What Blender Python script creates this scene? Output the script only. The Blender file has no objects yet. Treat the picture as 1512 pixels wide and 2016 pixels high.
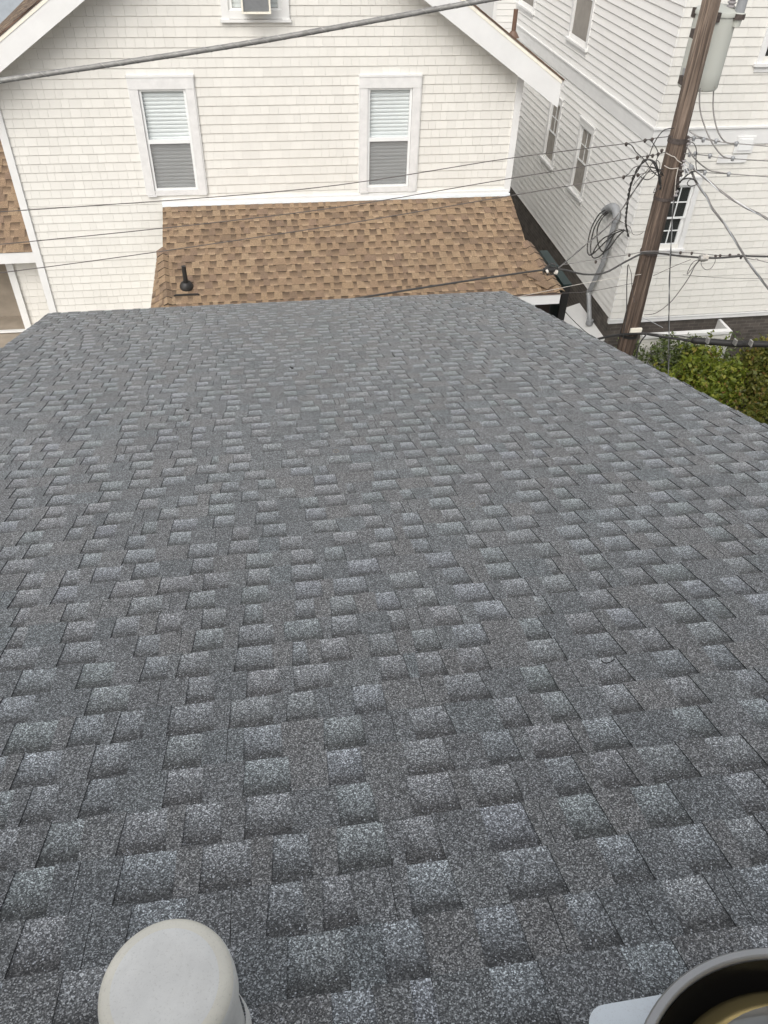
import bpy, math, random
from mathutils import Vector, Matrix
random.seed(7)
scene = bpy.context.scene
COL = scene.collection
# ------------------------------------------------------------------ camera
H = 8.6                                   # camera height above the ground
F = 1542.4                                # focal length in pixels of the 1512 px wide photograph
pit, rol, yaw = math.radians(42.034), math.radians(1.921), math.radians(10.01)
d_ = Vector((math.sin(yaw)*math.cos(pit), math.cos(yaw)*math.cos(pit), -math.sin(pit)))
r0 = Vector((math.cos(yaw), -math.sin(yaw), 0)); u0 = r0.cross(d_)
r_ = math.cos(rol)*r0 + math.sin(rol)*u0
u_ = -math.sin(rol)*r0 + math.cos(rol)*u0
cam = bpy.data.cameras.new('camera'); camo = bpy.data.objects.new('camera', cam); COL.objects.link(camo)
camo.matrix_world = Matrix(((r_.x, u_.x, -d_.x, 0), (r_.y, u_.y, -d_.y, 0), (r_.z, u_.z, -d_.z, H), (0, 0, 0, 1)))
cam.sensor_fit = 'HORIZONTAL'; cam.sensor_width = 36; cam.lens = 36*F/1512
cam.clip_start = 0.05; cam.clip_end = 2000
scene.camera = camo
# ------------------------------------------------------------------ world and sun
SUN_EL, SUN_AZ = math.radians(46), math.radians(212)     # compass azimuth, clockwise from +Y
w = bpy.data.worlds.new('World'); scene.world = w; w.use_nodes = True
nt = w.node_tree; nt.nodes.clear()
sky = nt.nodes.new('ShaderNodeTexSky'); sky.sky_type = 'NISHITA'; sky.sun_disc = False
sky.sun_elevation = SUN_EL; sky.sun_rotation = SUN_AZ; sky.dust_density = 4.0; sky.air_density = 1.0
hs = nt.nodes.new('ShaderNodeHueSaturation'); hs.inputs['Saturation'].default_value = 0.30
bg = nt.nodes.new('ShaderNodeBackground'); bg.inputs[1].default_value = 0.15
wo = nt.nodes.new('ShaderNodeOutputWorld')
nt.links.new(sky.outputs[0], hs.inputs['Color']); nt.links.new(hs.outputs[0], bg.inputs[0]); nt.links.new(bg.outputs[0], wo.inputs[0])
sl = bpy.data.lights.new('sun', 'SUN'); sl.energy = .78; sl.angle = math.radians(50); sl.color = (1, .955, .88)
slo = bpy.data.objects.new('sun', sl); COL.objects.link(slo)
sd = Vector((math.sin(SUN_AZ)*math.cos(SUN_EL), math.cos(SUN_AZ)*math.cos(SUN_EL), math.sin(SUN_EL)))
slo.rotation_euler = sd.to_track_quat('Z', 'Y').to_euler(); slo.location = (5, -5, 30)
scene.view_settings.view_transform = 'Standard'; scene.view_settings.look = 'None'
scene.view_settings.exposure = 0.56; scene.view_settings.gamma = 1

# ------------------------------------------------------------------ measuring helpers
def ray(x, y): return r_*((x-756)/F) - u_*((y-1008)/F) + d_
def PY(x, y, Y): v = ray(x, y); v = v*(Y/v.y); return Vector((v.x, v.y, v.z+H))
def PX(x, y, X): v = ray(x, y); v = v*(X/v.x); return Vector((v.x, v.y, v.z+H))
def PZ(x, y, Z): v = ray(x, y); v = v*((Z-H)/v.z); return Vector((v.x, v.y, v.z+H))

# ------------------------------------------------------------------ materials
def newmat(name):
    m = bpy.data.materials.new(name); m.use_nodes = True
    t = m.node_tree; b = t.nodes['Principled BSDF']
    return m, t, b
def N(t, typ, **kw):
    n = t.nodes.new(typ)
    for k, v in kw.items(): setattr(n, k, v)
    return n
def ramp(t, fac, stops):
    r = N(t, 'ShaderNodeValToRGB')
    el = r.color_ramp.elements
    while len(el) < len(stops): el.new(.5)
    for e, (p, c) in zip(el, stops): e.position = p; e.color = (*c, 1) if len(c) == 3 else c
    t.links.new(fac, r.inputs[0]); return r.outputs[0]
def mix(t, fac, a, b, mode='MIX'):
    n = N(t, 'ShaderNodeMix', data_type='RGBA', blend_type=mode)
    for s, v in ((n.inputs[0], fac), (n.inputs[6], a), (n.inputs[7], b)):
        if hasattr(v, 'links'): t.links.new(v, s)
        elif isinstance(v, (tuple, list)): s.default_value = (*v, 1)
        else: s.default_value = v
    return n.outputs[2]
def objco(t, scale=(1, 1, 1)):
    tc = N(t, 'ShaderNodeTexCoord'); mp = N(t, 'ShaderNodeMapping'); mp.inputs['Scale'].default_value = scale
    t.links.new(tc.outputs['Object'], mp.inputs[0]); return mp.outputs[0]
def noise(t, co, scale, detail=3, rough=.5):
    n = N(t, 'ShaderNodeTexNoise'); n.inputs['Scale'].default_value = scale; n.inputs['Detail'].default_value = detail
    n.inputs['Roughness'].default_value = rough; t.links.new(co, n.inputs['Vector']); return n.outputs['Fac']
def bump(t, b, h, strength=.3, dist=.01):
    n = N(t, 'ShaderNodeBump'); n.inputs['Strength'].default_value = strength; n.inputs['Distance'].default_value = dist
    t.links.new(h, n.inputs['Height']); t.links.new(n.outputs[0], b.inputs['Normal'])
def plain(name, col, rough=.6, var=.12, vscale=6, metal=0, spec=.5, bmp=0, bscale=60):
    m, t, b = newmat(name)
    co = objco(t); f = noise(t, co, vscale, 5, .6)
    dk = tuple(c*(1-var) for c in col); lt = tuple(min(1, c*(1+var*.5)) for c in col)
    t.links.new(ramp(t, f, [(.3, dk), (.7, lt)]), b.inputs['Base Color'])
    b.inputs['Roughness'].default_value = rough; b.inputs['Metallic'].default_value = metal
    b.inputs['Specular IOR Level'].default_value = spec
    if bmp: bump(t, b, noise(t, co, bscale, 3), bmp, .004)
    return m
def siding_mat(name, col, dirt=(.55, .53, .48)):
    """painted shingle: every shingle carries a random tone in its UV"""
    m, t, b = newmat(name)
    uv = N(t, 'ShaderNodeUVMap'); sp = N(t, 'ShaderNodeSeparateXYZ'); t.links.new(uv.outputs[0], sp.inputs[0])
    dk = tuple(c*.93 for c in col)
    c1 = mix(t, sp.outputs[0], dk, col)
    co = objco(t); f = noise(t, co, 1.3, 6, .65)
    c2 = mix(t, ramp(t, f, [(.45, (0, 0, 0)), (.85, (.22, .22, .22))]), c1, dirt)
    g = noise(t, objco(t, (60, 60, 4)), 3, 3)
    c3 = mix(t, ramp(t, g, [(.35, (.07, .07, .07)), (.6, (0, 0, 0))]), c2, (.5, .48, .44))
    t.links.new(c3, b.inputs['Base Color']); b.inputs['Roughness'].default_value = .62
    b.inputs['Specular IOR Level'].default_value = .3
    bump(t, b, g, .25, .003)
    return m
def granule_mat(name, stops, tone, band, cell, fleck, brt=1.0, glint=.0):
    """asphalt shingle: speckled granules; UV x = random tone of the piece, UV y = place between the butt edge (0) and the course above (1).
    The darker shadow band printed across the top of each cut-out is part of the product's granule colour."""
    m, t, b = newmat(name)
    uv = N(t, 'ShaderNodeUVMap'); sp = N(t, 'ShaderNodeSeparateXYZ'); t.links.new(uv.outputs[0], sp.inputs[0])
    base = ramp(t, sp.outputs[0], tone)
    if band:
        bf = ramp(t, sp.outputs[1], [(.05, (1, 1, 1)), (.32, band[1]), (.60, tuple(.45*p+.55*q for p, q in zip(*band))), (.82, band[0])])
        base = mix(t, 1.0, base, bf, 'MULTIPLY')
    co = objco(t)
    vo = N(t, 'ShaderNodeTexVoronoi'); vo.inputs['Scale'].default_value = 1/cell; t.links.new(co, vo.inputs['Vector'])
    sc = N(t, 'ShaderNodeSeparateColor'); t.links.new(vo.outputs['Color'], sc.inputs[0])
    g = ramp(t, sc.outputs[0], stops)
    c = mix(t, 1.0, base, g, 'MULTIPLY')
    big = noise(t, co, 2.2, 4, .6)
    c = mix(t, 1.0, c, ramp(t, big, [(.3, (.86, .86, .86)), (.7, (1.1, 1.1, 1.1))]), 'MULTIPLY')
    if fleck: c = mix(t, ramp(t, sc.outputs[1], [(.0, (0, 0, 0)), (fleck[1], (0, 0, 0)), (fleck[1]+.02, (1, 1, 1))]), c, fleck[0])
    t.links.new(c, b.inputs['Base Color'])
    b.inputs['Roughness'].default_value = .62; b.inputs['Specular IOR Level'].default_value = .6
    hh = N(t, 'ShaderNodeMath', operation='ADD'); t.links.new(sc.outputs[2], hh.inputs[0]); t.links.new(vo.outputs['Distance'], hh.inputs[1])
    bump(t, b, hh.outputs[0], .55, cell*.5)
    return m

M = {}
GST = [(0, (.20, .20, .20)), (.4, (.52, .52, .52)), (.70, (1.05, 1.05, 1.04)), (.88, (1.9, 1.9, 1.9)), (1, (3.2, 3.2, 3.2))]
M['grey_tooth'] = granule_mat('grey granule tab', GST, [(0, (.163, .173, .175)), (.4, (.182, .186, .186)), (.7, (.196, .195, .190)), (1, (.176, .192, .195))], None, .0028, ((.55, .56, .58), .975))
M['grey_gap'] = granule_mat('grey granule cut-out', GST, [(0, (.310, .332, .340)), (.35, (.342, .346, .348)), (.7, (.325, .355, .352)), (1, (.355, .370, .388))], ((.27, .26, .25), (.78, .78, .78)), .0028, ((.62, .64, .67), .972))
BST = [(0, (.55, .53, .5)), (.5, (1, 1, 1)), (1, (1.5, 1.5, 1.5))]
BT = [(0, (.180, .122, .075)), (.25, (.198, .132, .088)), (.33, (.238, .160, .098)), (.7, (.262, .180, .106)), (1, (.290, .205, .125))]
M['brown_tooth'] = granule_mat('tan granule tab', BST, BT, None, .004, None)
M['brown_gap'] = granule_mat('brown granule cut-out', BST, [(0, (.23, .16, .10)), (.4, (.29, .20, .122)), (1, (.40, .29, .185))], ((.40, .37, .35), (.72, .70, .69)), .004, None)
M['shingle_white'] = siding_mat('white painted shingle', (.745, .73, .68))
M['lap_white'] = siding_mat('white lap siding', (.80, .795, .77))
M['trim'] = plain('white trim paint', (.745, .745, .73), .5, .05, 4)
M['trim_old'] = plain('weathered white trim', (.73, .725, .71), .55, .1, 9, bmp=.2)
M['vinyl'] = plain('white vinyl sash', (.80, .81, .80), .35, .03)
M['backing'] = plain('sheathing in shadow', (.30, .28, .25), .9)
M['blind_up'] = plain('white blind slat', (.80, .85, .84), .5, .04)
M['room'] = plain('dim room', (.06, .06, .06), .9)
M['curtain'] = plain('pale curtain', (.42, .37, .27), .8, .25, 5)
M['screen_frame'] = plain('grey screen frame', (.55, .56, .56), .5)
M['gutter'] = plain('aluminium drip edge', (.55, .56, .57), .45, .08, metal=.3)
M['brown_metal'] = plain('brown drip edge', (.16, .10, .07), .5)
M['rubber'] = plain('black rubber', (.018, .017, .016), .6, .3)
M['edge'] = plain('cut asphalt edge', (.030, .030, .031), .8, .3)
M['black_pipe'] = plain('black vent paint', (.022, .020, .018), .5, .3)
M['cable'] = plain('black cable jacket', (.055, .053, .051), .55, .3, 20)
M['cable_grey'] = plain('weathered grey wire', (.24, .23, .22), .5, .3, 30, metal=.3)
M['cable_thin'] = plain('dark thin wire', (.10, .09, .085), .6, .2)
M['bundle'] = plain('grey guy strand', (.27, .265, .25), .55, .35, 25, metal=.2, bmp=.3)
M['lash'] = plain('bright lashing wire', (.42, .41, .39), .4, .2, metal=.5)
M['galv'] = plain('galvanised steel', (.44, .45, .46), .45, .18, 12, metal=.55)
M['grey_pvc'] = plain('grey conduit', (.30, .31, .32), .5, .12, 8)
M['porcelain'] = plain('grey porcelain', (.35, .33, .33), .2, .1)
M['steel_rust'] = plain('rusted hardware', (.085, .068, .060), .7, .5, 30)
M['whitewire'] = plain('pale bare wire', (.62, .58, .52), .45, .1)
M['dark_green'] = plain('dark green paint', (.012, .030, .030), .35, .25, 5)
M['door_dark'] = plain('dark brown recess', (.05, .037, .028), .6, .3, 3)
M['tan'] = plain('tan stucco', (.34, .29, .23), .85, .22, 3, bmp=.4)
M['concrete'] = plain('concrete', (.45, .43, .40), .9, .3, 1.5, bmp=.4)
M['ring'] = plain('brushed metal ring', (.48, .47, .45), .38, .1, 3, metal=.6)
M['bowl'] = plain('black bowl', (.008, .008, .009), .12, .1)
M['reflection_tint'] = plain('gold reflector', (.50, .39, .17), .14, .1, 4, metal=.75)  # yellow highlight reflected in the black bowl, put into the colour
M['lens'] = plain('grey reflection tint', (.20, .195, .18), .10, .1, 4, metal=.6)  # grey middle of the bowl's reflection, also given as colour
M['cap'] = plain('white moulded cap', (.88, .865, .81), .45, .12, 9)
M['cap_edge'] = plain('yellowed cap edge', (.88, .84, .72), .5, .12, 9)
M['flash'] = plain('white coated flashing', (.82, .87, .89), .35, .05)
M['bluewall'] = plain('blue grey wall', (.38, .42, .46), .7, .1)
for k_ in ('cap', 'cap_edge', 'flash'):
    m_ = M[k_]; t_ = m_.node_tree; b_ = t_.nodes['Principled BSDF']; src = b_.inputs['Base Color'].links[0].from_socket
    sp_n = noise(t_, objco(t_), 260, 4, .7); ln = noise(t_, objco(t_), 22, 6, .75)
    c_ = mix(t_, ramp(t_, sp_n, [(.56, (0, 0, 0)), (.70, (.30, .30, .30))]), src, (.36, .33, .27))
    c_ = mix(t_, ramp(t_, ln, [(.50, (0, 0, 0)), (.75, (.13, .13, .13))]), c_, (.45, .42, .36))
    t_.links.new(c_, b_.inputs['Base Color']); bump(t_, b_, sp_n, .12, .002)
def glass(name, tint, rough=.05, mixf=.5):
    m, t, b = newmat(name)
    b.inputs['Base Color'].default_value = (*tint, 1); b.inputs['Roughness'].default_value = rough
    tr = N(t, 'ShaderNodeBsdfTransparent'); mx = N(t, 'ShaderNodeMixShader'); mx.inputs[0].default_value = mixf
    out = t.nodes['Material Output']
    t.links.new(tr.outputs[0], mx.inputs[1]); t.links.new(b.outputs[0], mx.inputs[2]); t.links.new(mx.outputs[0], out.inputs[0])
    return m
M['pane'] = glass('window glass', (.10, .115, .12), .04, .08)
M['pane_dark'] = glass('dark window glass', (.03, .036, .036), .05, .55)
M['mesh'] = glass('insect screen', (.26, .255, .25), .9, .28)
def brick_mat():
    m, t, b = newmat('brown brick')
    tc = N(t, 'ShaderNodeUVMap'); br = N(t, 'ShaderNodeTexBrick'); t.links.new(tc.outputs[0], br.inputs['Vector'])
    br.inputs['Scale'].default_value = 1; br.inputs['Brick Width'].default_value = .21; br.inputs['Row Height'].default_value = .072
    br.inputs['Mortar Size'].default_value = .006; br.inputs['Color1'].default_value = (.098, .084, .072, 1); br.inputs['Color2'].default_value = (.066, .057, .050, 1)
    br.inputs['Mortar'].default_value = (.12, .108, .095, 1)
    f = noise(t, objco(t), 4, 5)
    t.links.new(mix(t, 1.0, br.outputs[0], ramp(t, f, [(.3, (.75, .75, .75)), (.7, (1.3, 1.3, 1.3))]), 'MULTIPLY'), b.inputs['Base Color'])
    b.inputs['Roughness'].default_value = .9; bump(t, b, br.outputs['Fac'], -.4, .006)
    return m
M['brick'] = brick_mat()
def wood_mat():
    m, t, b = newmat('weathered pole wood')
    co = objco(t, (14, 14, .55)); a = noise(t, co, 1.6, 8, .7); c = noise(t, objco(t, (40, 40, .9)), 1.5, 5, .6)
    k = noise(t, objco(t, (5, 5, .9)), 1.2, 4, .6)
    c1 = ramp(t, a, [(.28, (.032, .024, .019)), (.44, (.10, .072, .055)), (.58, (.165, .125, .098)), (.74, (.36, .29, .235))])
    c2 = mix(t, 1.0, c1, ramp(t, c, [(.35, (.45, .45, .45)), (.5, (1, 1, 1)), (.7, (1.35, 1.3, 1.25))]), 'MULTIPLY')
    c3 = mix(t, ramp(t, k, [(.6, (0, 0, 0)), (.72, (.7, .7, .7))]), c2, (.045, .035, .03))
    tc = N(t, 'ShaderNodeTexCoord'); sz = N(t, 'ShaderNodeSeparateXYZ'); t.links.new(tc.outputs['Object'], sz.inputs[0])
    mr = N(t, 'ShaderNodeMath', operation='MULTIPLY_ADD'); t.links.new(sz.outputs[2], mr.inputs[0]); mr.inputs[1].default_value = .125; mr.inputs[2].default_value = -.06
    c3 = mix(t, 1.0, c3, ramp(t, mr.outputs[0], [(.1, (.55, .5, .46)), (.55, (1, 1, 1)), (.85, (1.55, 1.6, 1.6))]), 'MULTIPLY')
    t.links.new(c3, b.inputs['Base Color']); b.inputs['Roughness'].default_value = .85
    bump(t, b, c, .8, .012); return m
M['wood'] = wood_mat()
def tank_mat():
    m, t, b = newmat('pale tank paint with rust')
    co = objco(t); f = noise(t, co, 7, 6, .7)
    geo = N(t, 'ShaderNodeTexCoord'); sp = N(t, 'ShaderNodeSeparateXYZ'); t.links.new(geo.outputs['Object'], sp.inputs[0])
    a1 = N(t, 'ShaderNodeMath', operation='ABSOLUTE'); t.links.new(sp.outputs[2], a1.inputs[0])
    ad = N(t, 'ShaderNodeMath', operation='MULTIPLY_ADD'); t.links.new(a1.outputs[0], ad.inputs[0]); ad.inputs[1].default_value = .42; t.links.new(f, ad.inputs[2])
    c = ramp(t, ad.outputs[0], [(.0, (.52, .54, .49)), (.76, (.52, .53, .48)), (.80, (.30, .2, .14)), (.92, (.14, .075, .045))])
    t.links.new(c, b.inputs['Base Color']); b.inputs['Roughness'].default_value = .55; return m
M['tank'] = tank_mat()
def leaf_mat(name, cols):
    m, t, b = newmat(name)
    uv = N(t, 'ShaderNodeUVMap'); sp = N(t, 'ShaderNodeSeparateXYZ'); t.links.new(uv.outputs[0], sp.inputs[0])
    t.links.new(ramp(t, sp.outputs[0], cols), b.inputs['Base Color'])
    b.inputs['Roughness'].default_value = .55
    out = t.nodes['Material Output']; tr = N(t, 'ShaderNodeBsdfTranslucent'); mx = N(t, 'ShaderNodeMixShader'); mx.inputs[0].default_value = .3
    t.links.new(ramp(t, sp.outputs[0], [(p, tuple(min(1, q*1.6) for q in c)) for p, c in cols]), tr.inputs[0])
    t.links.new(b.outputs[0], mx.inputs[1]); t.links.new(tr.outputs[0], mx.inputs[2]); t.links.new(mx.outputs[0], out.inputs[0]); return m
M['leaf'] = leaf_mat('green leaves', [(0, (.05, .07, .01)), (.5, (.14, .185, .018)), (.8, (.25, .27, .038)), (.94, (.30, .24, .06)), (1, (.22, .11, .04))])
M['leaf2'] = leaf_mat('olive leaves', [(0, (.05, .065, .012)), (.5, (.115, .13, .02)), (.8, (.20, .19, .04)), (1, (.25, .13, .045))])
M['leaf3'] = leaf_mat('pale vine leaves', [(0, (.05, .07, .02)), (.6, (.11, .15, .045)), (.9, (.22, .24, .10)), (1, (.5, .5, .42))])
M['stem'] = plain('brown stem', (.06, .045, .03), .8)
def ground_mat():
    m, t, b = newmat('packed earth and gravel')
    co = objco(t); f = noise(t, co, 1.2, 8, .7); g = noise(t, co, 60, 3)
    c = ramp(t, f, [(.3, (.07, .06, .045)), (.6, (.14, .12, .09)), (.8, (.2, .18, .14))])
    t.links.new(mix(t, .4, c, ramp(t, g, [(.3, (.05, .045, .04)), (.7, (.25, .22, .19))])), b.inputs['Base Color'])
    b.inputs['Roughness'].default_value = .95; bump(t, b, g, .5, .02); return m
M['ground'] = ground_mat()

# ------------------------------------------------------------------ mesh building helpers
class MB:
    def __init__(s): s.v = []; s.f = []; s.mi = []; s.uv = []; s.mats = []; s.sm = []
    def m(s, mat):
        if mat not in s.mats: s.mats.append(mat)
        return s.mats.index(mat)
    def face(s, pts, mat, uv=None, smooth=False):
        i = len(s.v); s.v += [tuple(p) for p in pts]; s.f.append(tuple(range(i, i+len(pts)))); s.mi.append(s.m(mat)); s.sm.append(smooth)
        s.uv.append(uv or [(0, 0)]*len(pts))
    def hexa(s, p, mat, uv=None):      # p: 8 points, bottom 0-3 ccw, top 4-7
        for q in ((3, 2, 1, 0), (4, 5, 6, 7), (0, 1, 5, 4), (1, 2, 6, 5), (2, 3, 7, 6), (3, 0, 4, 7)):
            s.face([p[k] for k in q], mat, [uv]*4 if uv else None)
    def box(s, a, b, mat, uv=None):
        x0, y0, z0 = a; x1, y1, z1 = b
        s.hexa([(x0, y0, z0), (x1, y0, z0), (x1, y1, z0), (x0, y1, z0), (x0, y0, z1), (x1, y0, z1), (x1, y1, z1), (x0, y1, z1)], mat, uv)
    def brickbox(s, a, b, mat):        # box whose UVs are metres along each face
        x0, y0, z0 = a; x1, y1, z1 = b
        def q(pts):
            n = (Vector(pts[1])-Vector(pts[0])).cross(Vector(pts[2])-Vector(pts[1]))
            if abs(n.z) > .5*n.length: uv = [(p[0], p[1]) for p in pts]
            elif abs(n.x) > abs(n.y): uv = [(p[1], p[2]) for p in pts]
            else: uv = [(p[0], p[2]) for p in pts]
            s.face(pts, mat, uv)
        P = [(x0, y0, z0), (x1, y0, z0), (x1, y1, z0), (x0, y1, z0), (x0, y0, z1), (x1, y0, z1), (x1, y1, z1), (x0, y1, z1)]
        for k in ((3, 2, 1, 0), (4, 5, 6, 7), (0, 1, 5, 4), (1, 2, 6, 5), (2, 3, 7, 6), (3, 0, 4, 7)): q([P[i] for i in k])
    def prism(s, poly, off, mat):       # polygon extruded by a vector
        off = Vector(off); p = [Vector(q) for q in poly]; n = len(p)
        s.face(p, mat); s.face([q+off for q in reversed(p)], mat)
        for i in range(n):
            j = (i+1) % n; s.face([p[j], p[i], p[i]+off, p[j]+off], mat)
    def tube(s, pts, rad, mat, n=8, caps=True):
        pts = [Vector(p) for p in pts]; k = len(pts)
        rs = rad if isinstance(rad, (list, tuple)) else [rad]*k
        base = len(s.v); prev = None; mi = s.m(mat)
        for i, p in enumerate(pts):
            t = (pts[min(i+1, k-1)]-pts[max(i-1, 0)])
            if t.length < 1e-9: t = Vector((0, 0, 1))
            t.normalize()
            if prev is None: a = t.orthogonal().normalized()
            else:
                a = prev-t*prev.dot(t); a = a.normalized() if a.length > 1e-6 else t.orthogonal().normalized()
            prev = a; b = t.cross(a)
            for j in range(n):
                th = 2*math.pi*j/n; s.v.append(tuple(p+(a*math.cos(th)+b*math.sin(th))*rs[i]))
        for i in range(k-1):
            for j in range(n):
                j2 = (j+1) % n
                s.f.append((base+i*n+j, base+i*n+j2, base+(i+1)*n+j2, base+(i+1)*n+j)); s.mi.append(mi); s.sm.append(True); s.uv.append([(0, 0)]*4)
        if caps:
            s.f.append(tuple(base+j for j in reversed(range(n)))); s.mi.append(mi); s.sm.append(False); s.uv.append([(0, 0)]*n)
            s.f.append(tuple(base+(k-1)*n+j for j in range(n))); s.mi.append(mi); s.sm.append(False); s.uv.append([(0, 0)]*n)
    def lathe(s, c, prof, mats, axis=(0, 0, 1), n=48):    # prof: (r, h[, matname])
        ax = Vector(axis).normalized(); a = ax.orthogonal().normalized(); b = ax.cross(a); c = Vector(c); base = len(s.v)
        for r, h in [(q[0], q[1]) for q in prof]:
            for j in range(n):
                th = 2*math.pi*j/n; s.v.append(tuple(c+ax*h+(a*math.cos(th)+b*math.sin(th))*max(r, 1e-4)))
        for i in range(len(prof)-1):
            mi = s.m(mats if not isinstance(mats, list) else mats[i])
            for j in range(n):
                j2 = (j+1) % n
                s.f.append((base+i*n+j, base+i*n+j2, base+(i+1)*n+j2, base+(i+1)*n+j)); s.mi.append(mi); s.sm.append(True); s.uv.append([(0, 0)]*4)
    def build(s, name, parent=None, origin=(0, 0, 0), smooth_angle=None):
        me = bpy.data.meshes.new(name); o0 = Vector(origin)
        me.from_pydata([tuple(Vector(v)-o0) for v in s.v], [], s.f)
        for mm in s.mats: me.materials.append(M[mm])
        me.polygons.foreach_set('material_index', s.mi); me.polygons.foreach_set('use_smooth', s.sm)
        uvl = me.uv_layers.new(name='UVMap'); flat = [c for u in s.uv for q in u for c in q]
        uvl.data.foreach_set('uv', flat)
        me.update()
        if any(s.sm):
            try: me.set_sharp_from_angle(angle=math.radians(40))
            except Exception: pass
        o = bpy.data.objects.new(name, me); COL.objects.link(o)
        o.location = o0
        if parent is not None:
            o.parent = parent; o.location = o0-world_loc(parent)
        return o
def world_loc(o):
    l = Vector((0, 0, 0))
    while o is not None: l += o.location; o = o.parent
    return l
def tag(o, label, cat, group=None, kind=None):
    if label: o['label'] = label
    if cat: o['category'] = cat
    if group: o['group'] = group
    if kind: o['kind'] = kind
    return o
def empty(name, loc, label, cat, group=None):
    o = bpy.data.objects.new(name, None); COL.objects.link(o); o.location = loc; o.empty_display_size = .2
    return tag(o, label, cat, group)
def smoothpath(pts, sub=6):
    pts = [Vector(p) for p in pts]
    if len(pts) < 3: return pts
    out = []
    for i in range(len(pts)-1):
        p0 = pts[max(i-1, 0)]; p1 = pts[i]; p2 = pts[i+1]; p3 = pts[min(i+2, len(pts)-1)]
        for k in range(sub):
            t = k/sub
            out.append(.5*((2*p1)+(-p0+p2)*t+(2*p0-5*p1+4*p2-p3)*t*t+(-p0+3*p1-3*p2+p3)*t**3))
    out.append(pts[-1]); return out

# ------------------------------------------------------------------ the ground
g = MB(); g.face([(-150, -150, 0), (150, -150, 0), (150, 250, 0), (-150, 250, 0)], 'ground')
tag(g.build('ground'), None, None, kind='structure')
g = MB(); g.box((4.3, 5.0, 0), (6.7, 24, .05), 'concrete')
tag(g.build('alley_path'), None, None, kind='structure')

# ------------------------------------------------------------------ asphalt shingle builder
def shingles(mb, O, U, V, Nn, urange, vmax, expo, tooth, gap, wt, wg, th=.0036, base=.004, seed=1, tones=None):
    """courses climb along V from the eave; wt / wg = (min,max) widths of tabs and cut-outs"""
    rnd = random.Random(seed); O = Vector(O); U = Vector(U).normalized(); V = Vector(V).normalized(); Nn = Vector(Nn).normalized()
    n = int(vmax/expo)+1
    def P(u, v, h): return O+U*u+V*v+Nn*h
    for c in range(n):
        v0 = c*expo; v1 = min((c+1)*expo+.004, vmax+.004)
        ua, ub = urange((v0+v1)/2); ua += rnd.uniform(-.010, .006); ub += rnd.uniform(-.006, .010)
        hl = th+.0036; hu = .0004                                  # each course tilts up over the one below
        vv = v0+rnd.uniform(-.0025, .0025)
        u = ua-rnd.uniform(0, .12); k = 0
        while u < ub:
            wgp = rnd.uniform(*wg) if rnd.random() > .12 else rnd.uniform(wg[0]*.45, wg[0])
            wtp = rnd.uniform(*wt) if rnd.random() > .15 else rnd.uniform(wt[1], wt[1]*1.5)
            a, b = max(u-.014, ua), min(u+wgp+.014, ub)
            r1 = rnd.random()
            if b > a+.004:
                t = (r1, 0)
                mb.face([P(a, vv, hl-th), P(b, vv, hl-th), P(b, v1, hu-.0005), P(a, v1, hu-.0005)], gap, [(r1, 0), (r1, 0), (r1, 1), (r1, 1)])
                mb.face([P(a, vv, 0), P(b, vv, 0), P(b, vv, hl-th), P(a, vv, hl-th)], 'rubber')
            a2, b2 = max(u+wgp, ua), min(u+wgp+wtp, ub)
            if b2 > a2+.004:
                # a long tab may be cut by the butt joint between two shingles
                cuts = [(a2, b2)]
                if rnd.random() < .22 and b2-a2 > .08:
                    q = rnd.uniform(a2+.03, b2-.03); cuts = [(a2, q-.0008), (q+.0008, b2)]
                r2 = rnd.random()
                for (p, q) in cuts:
                    i1 = rnd.uniform(0, .008) if p == a2 else 0; i2 = rnd.uniform(0, .008) if q == b2 else 0
                    lift = rnd.uniform(0, .0014)
                    A, B = P(p-i1*.5, vv, hl+lift), P(q+i2*.5, vv, hl+lift); C, D = P(q-i2, v1, hu+th), P(p+i1, v1, hu+th)
                    A0, B0, C0, D0 = P(p-i1*.5, vv, 0), P(q+i2*.5, vv, 0), P(q-i2, v1, -.002), P(p+i1, v1, -.002)
                    mb.face([A, B, C, D], tooth, [(r2, 0), (r2, 0), (r2, 1), (r2, 1)])
                    mb.face([A0, B0, B, A], 'rubber')
                    mb.face([D0, A0, A, D], 'edge'); mb.face([B0, C0, C, B], 'edge')
            u += wgp+wtp
    return mb

# ------------------------------------------------------------------ 1. the house under the camera, grey shingled roof
RA = math.radians(17.9); CS, SN = math.cos(RA), math.sin(RA); HP = 1.543
def RP(x, s, h=0):                      # a point on the grey roof: x, metres down the slope from under the camera, height off it
    return Vector((x, s*CS-(HP-h)*SN, H-s*SN-(HP-h)*CS))
# measured: plane is n.P = -HP through the camera; eave at s = 9.67, rakes at x = -2.46 and 2.965
XL, XR, SE, SR = -2.46, 2.965, 9.67, -.68
grey = empty('grey_roofed_house', (0.25, 4, 0), 'low house in the foreground under a grey asphalt shingle roof', 'house')
mb = MB()
mb.prism([RP(XL, SR, -.012), RP(XR, SR, -.012), RP(XR, SE, -.012), RP(XL, SE, -.012)], Vector((0, -SN, -CS))*.02, 'backing')
deck = mb.build('roof', grey)
mb = MB()
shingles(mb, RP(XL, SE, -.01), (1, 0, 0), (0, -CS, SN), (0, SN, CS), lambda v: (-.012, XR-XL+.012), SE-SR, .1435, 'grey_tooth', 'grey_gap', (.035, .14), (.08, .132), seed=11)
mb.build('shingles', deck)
mb = MB()
mb.hexa([RP(XL-.006, SR, -.10), RP(XL+.02, SR, -.10), RP(XL+.02, SE, -.10), RP(XL-.006, SE, -.10), RP(XL-.006, SR, -.012), RP(XL+.02, SR, -.012), RP(XL+.02, SE, -.012), RP(XL-.006, SE, -.012)], 'trim')
mb.build('rake_board', grey); mb = MB()
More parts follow.
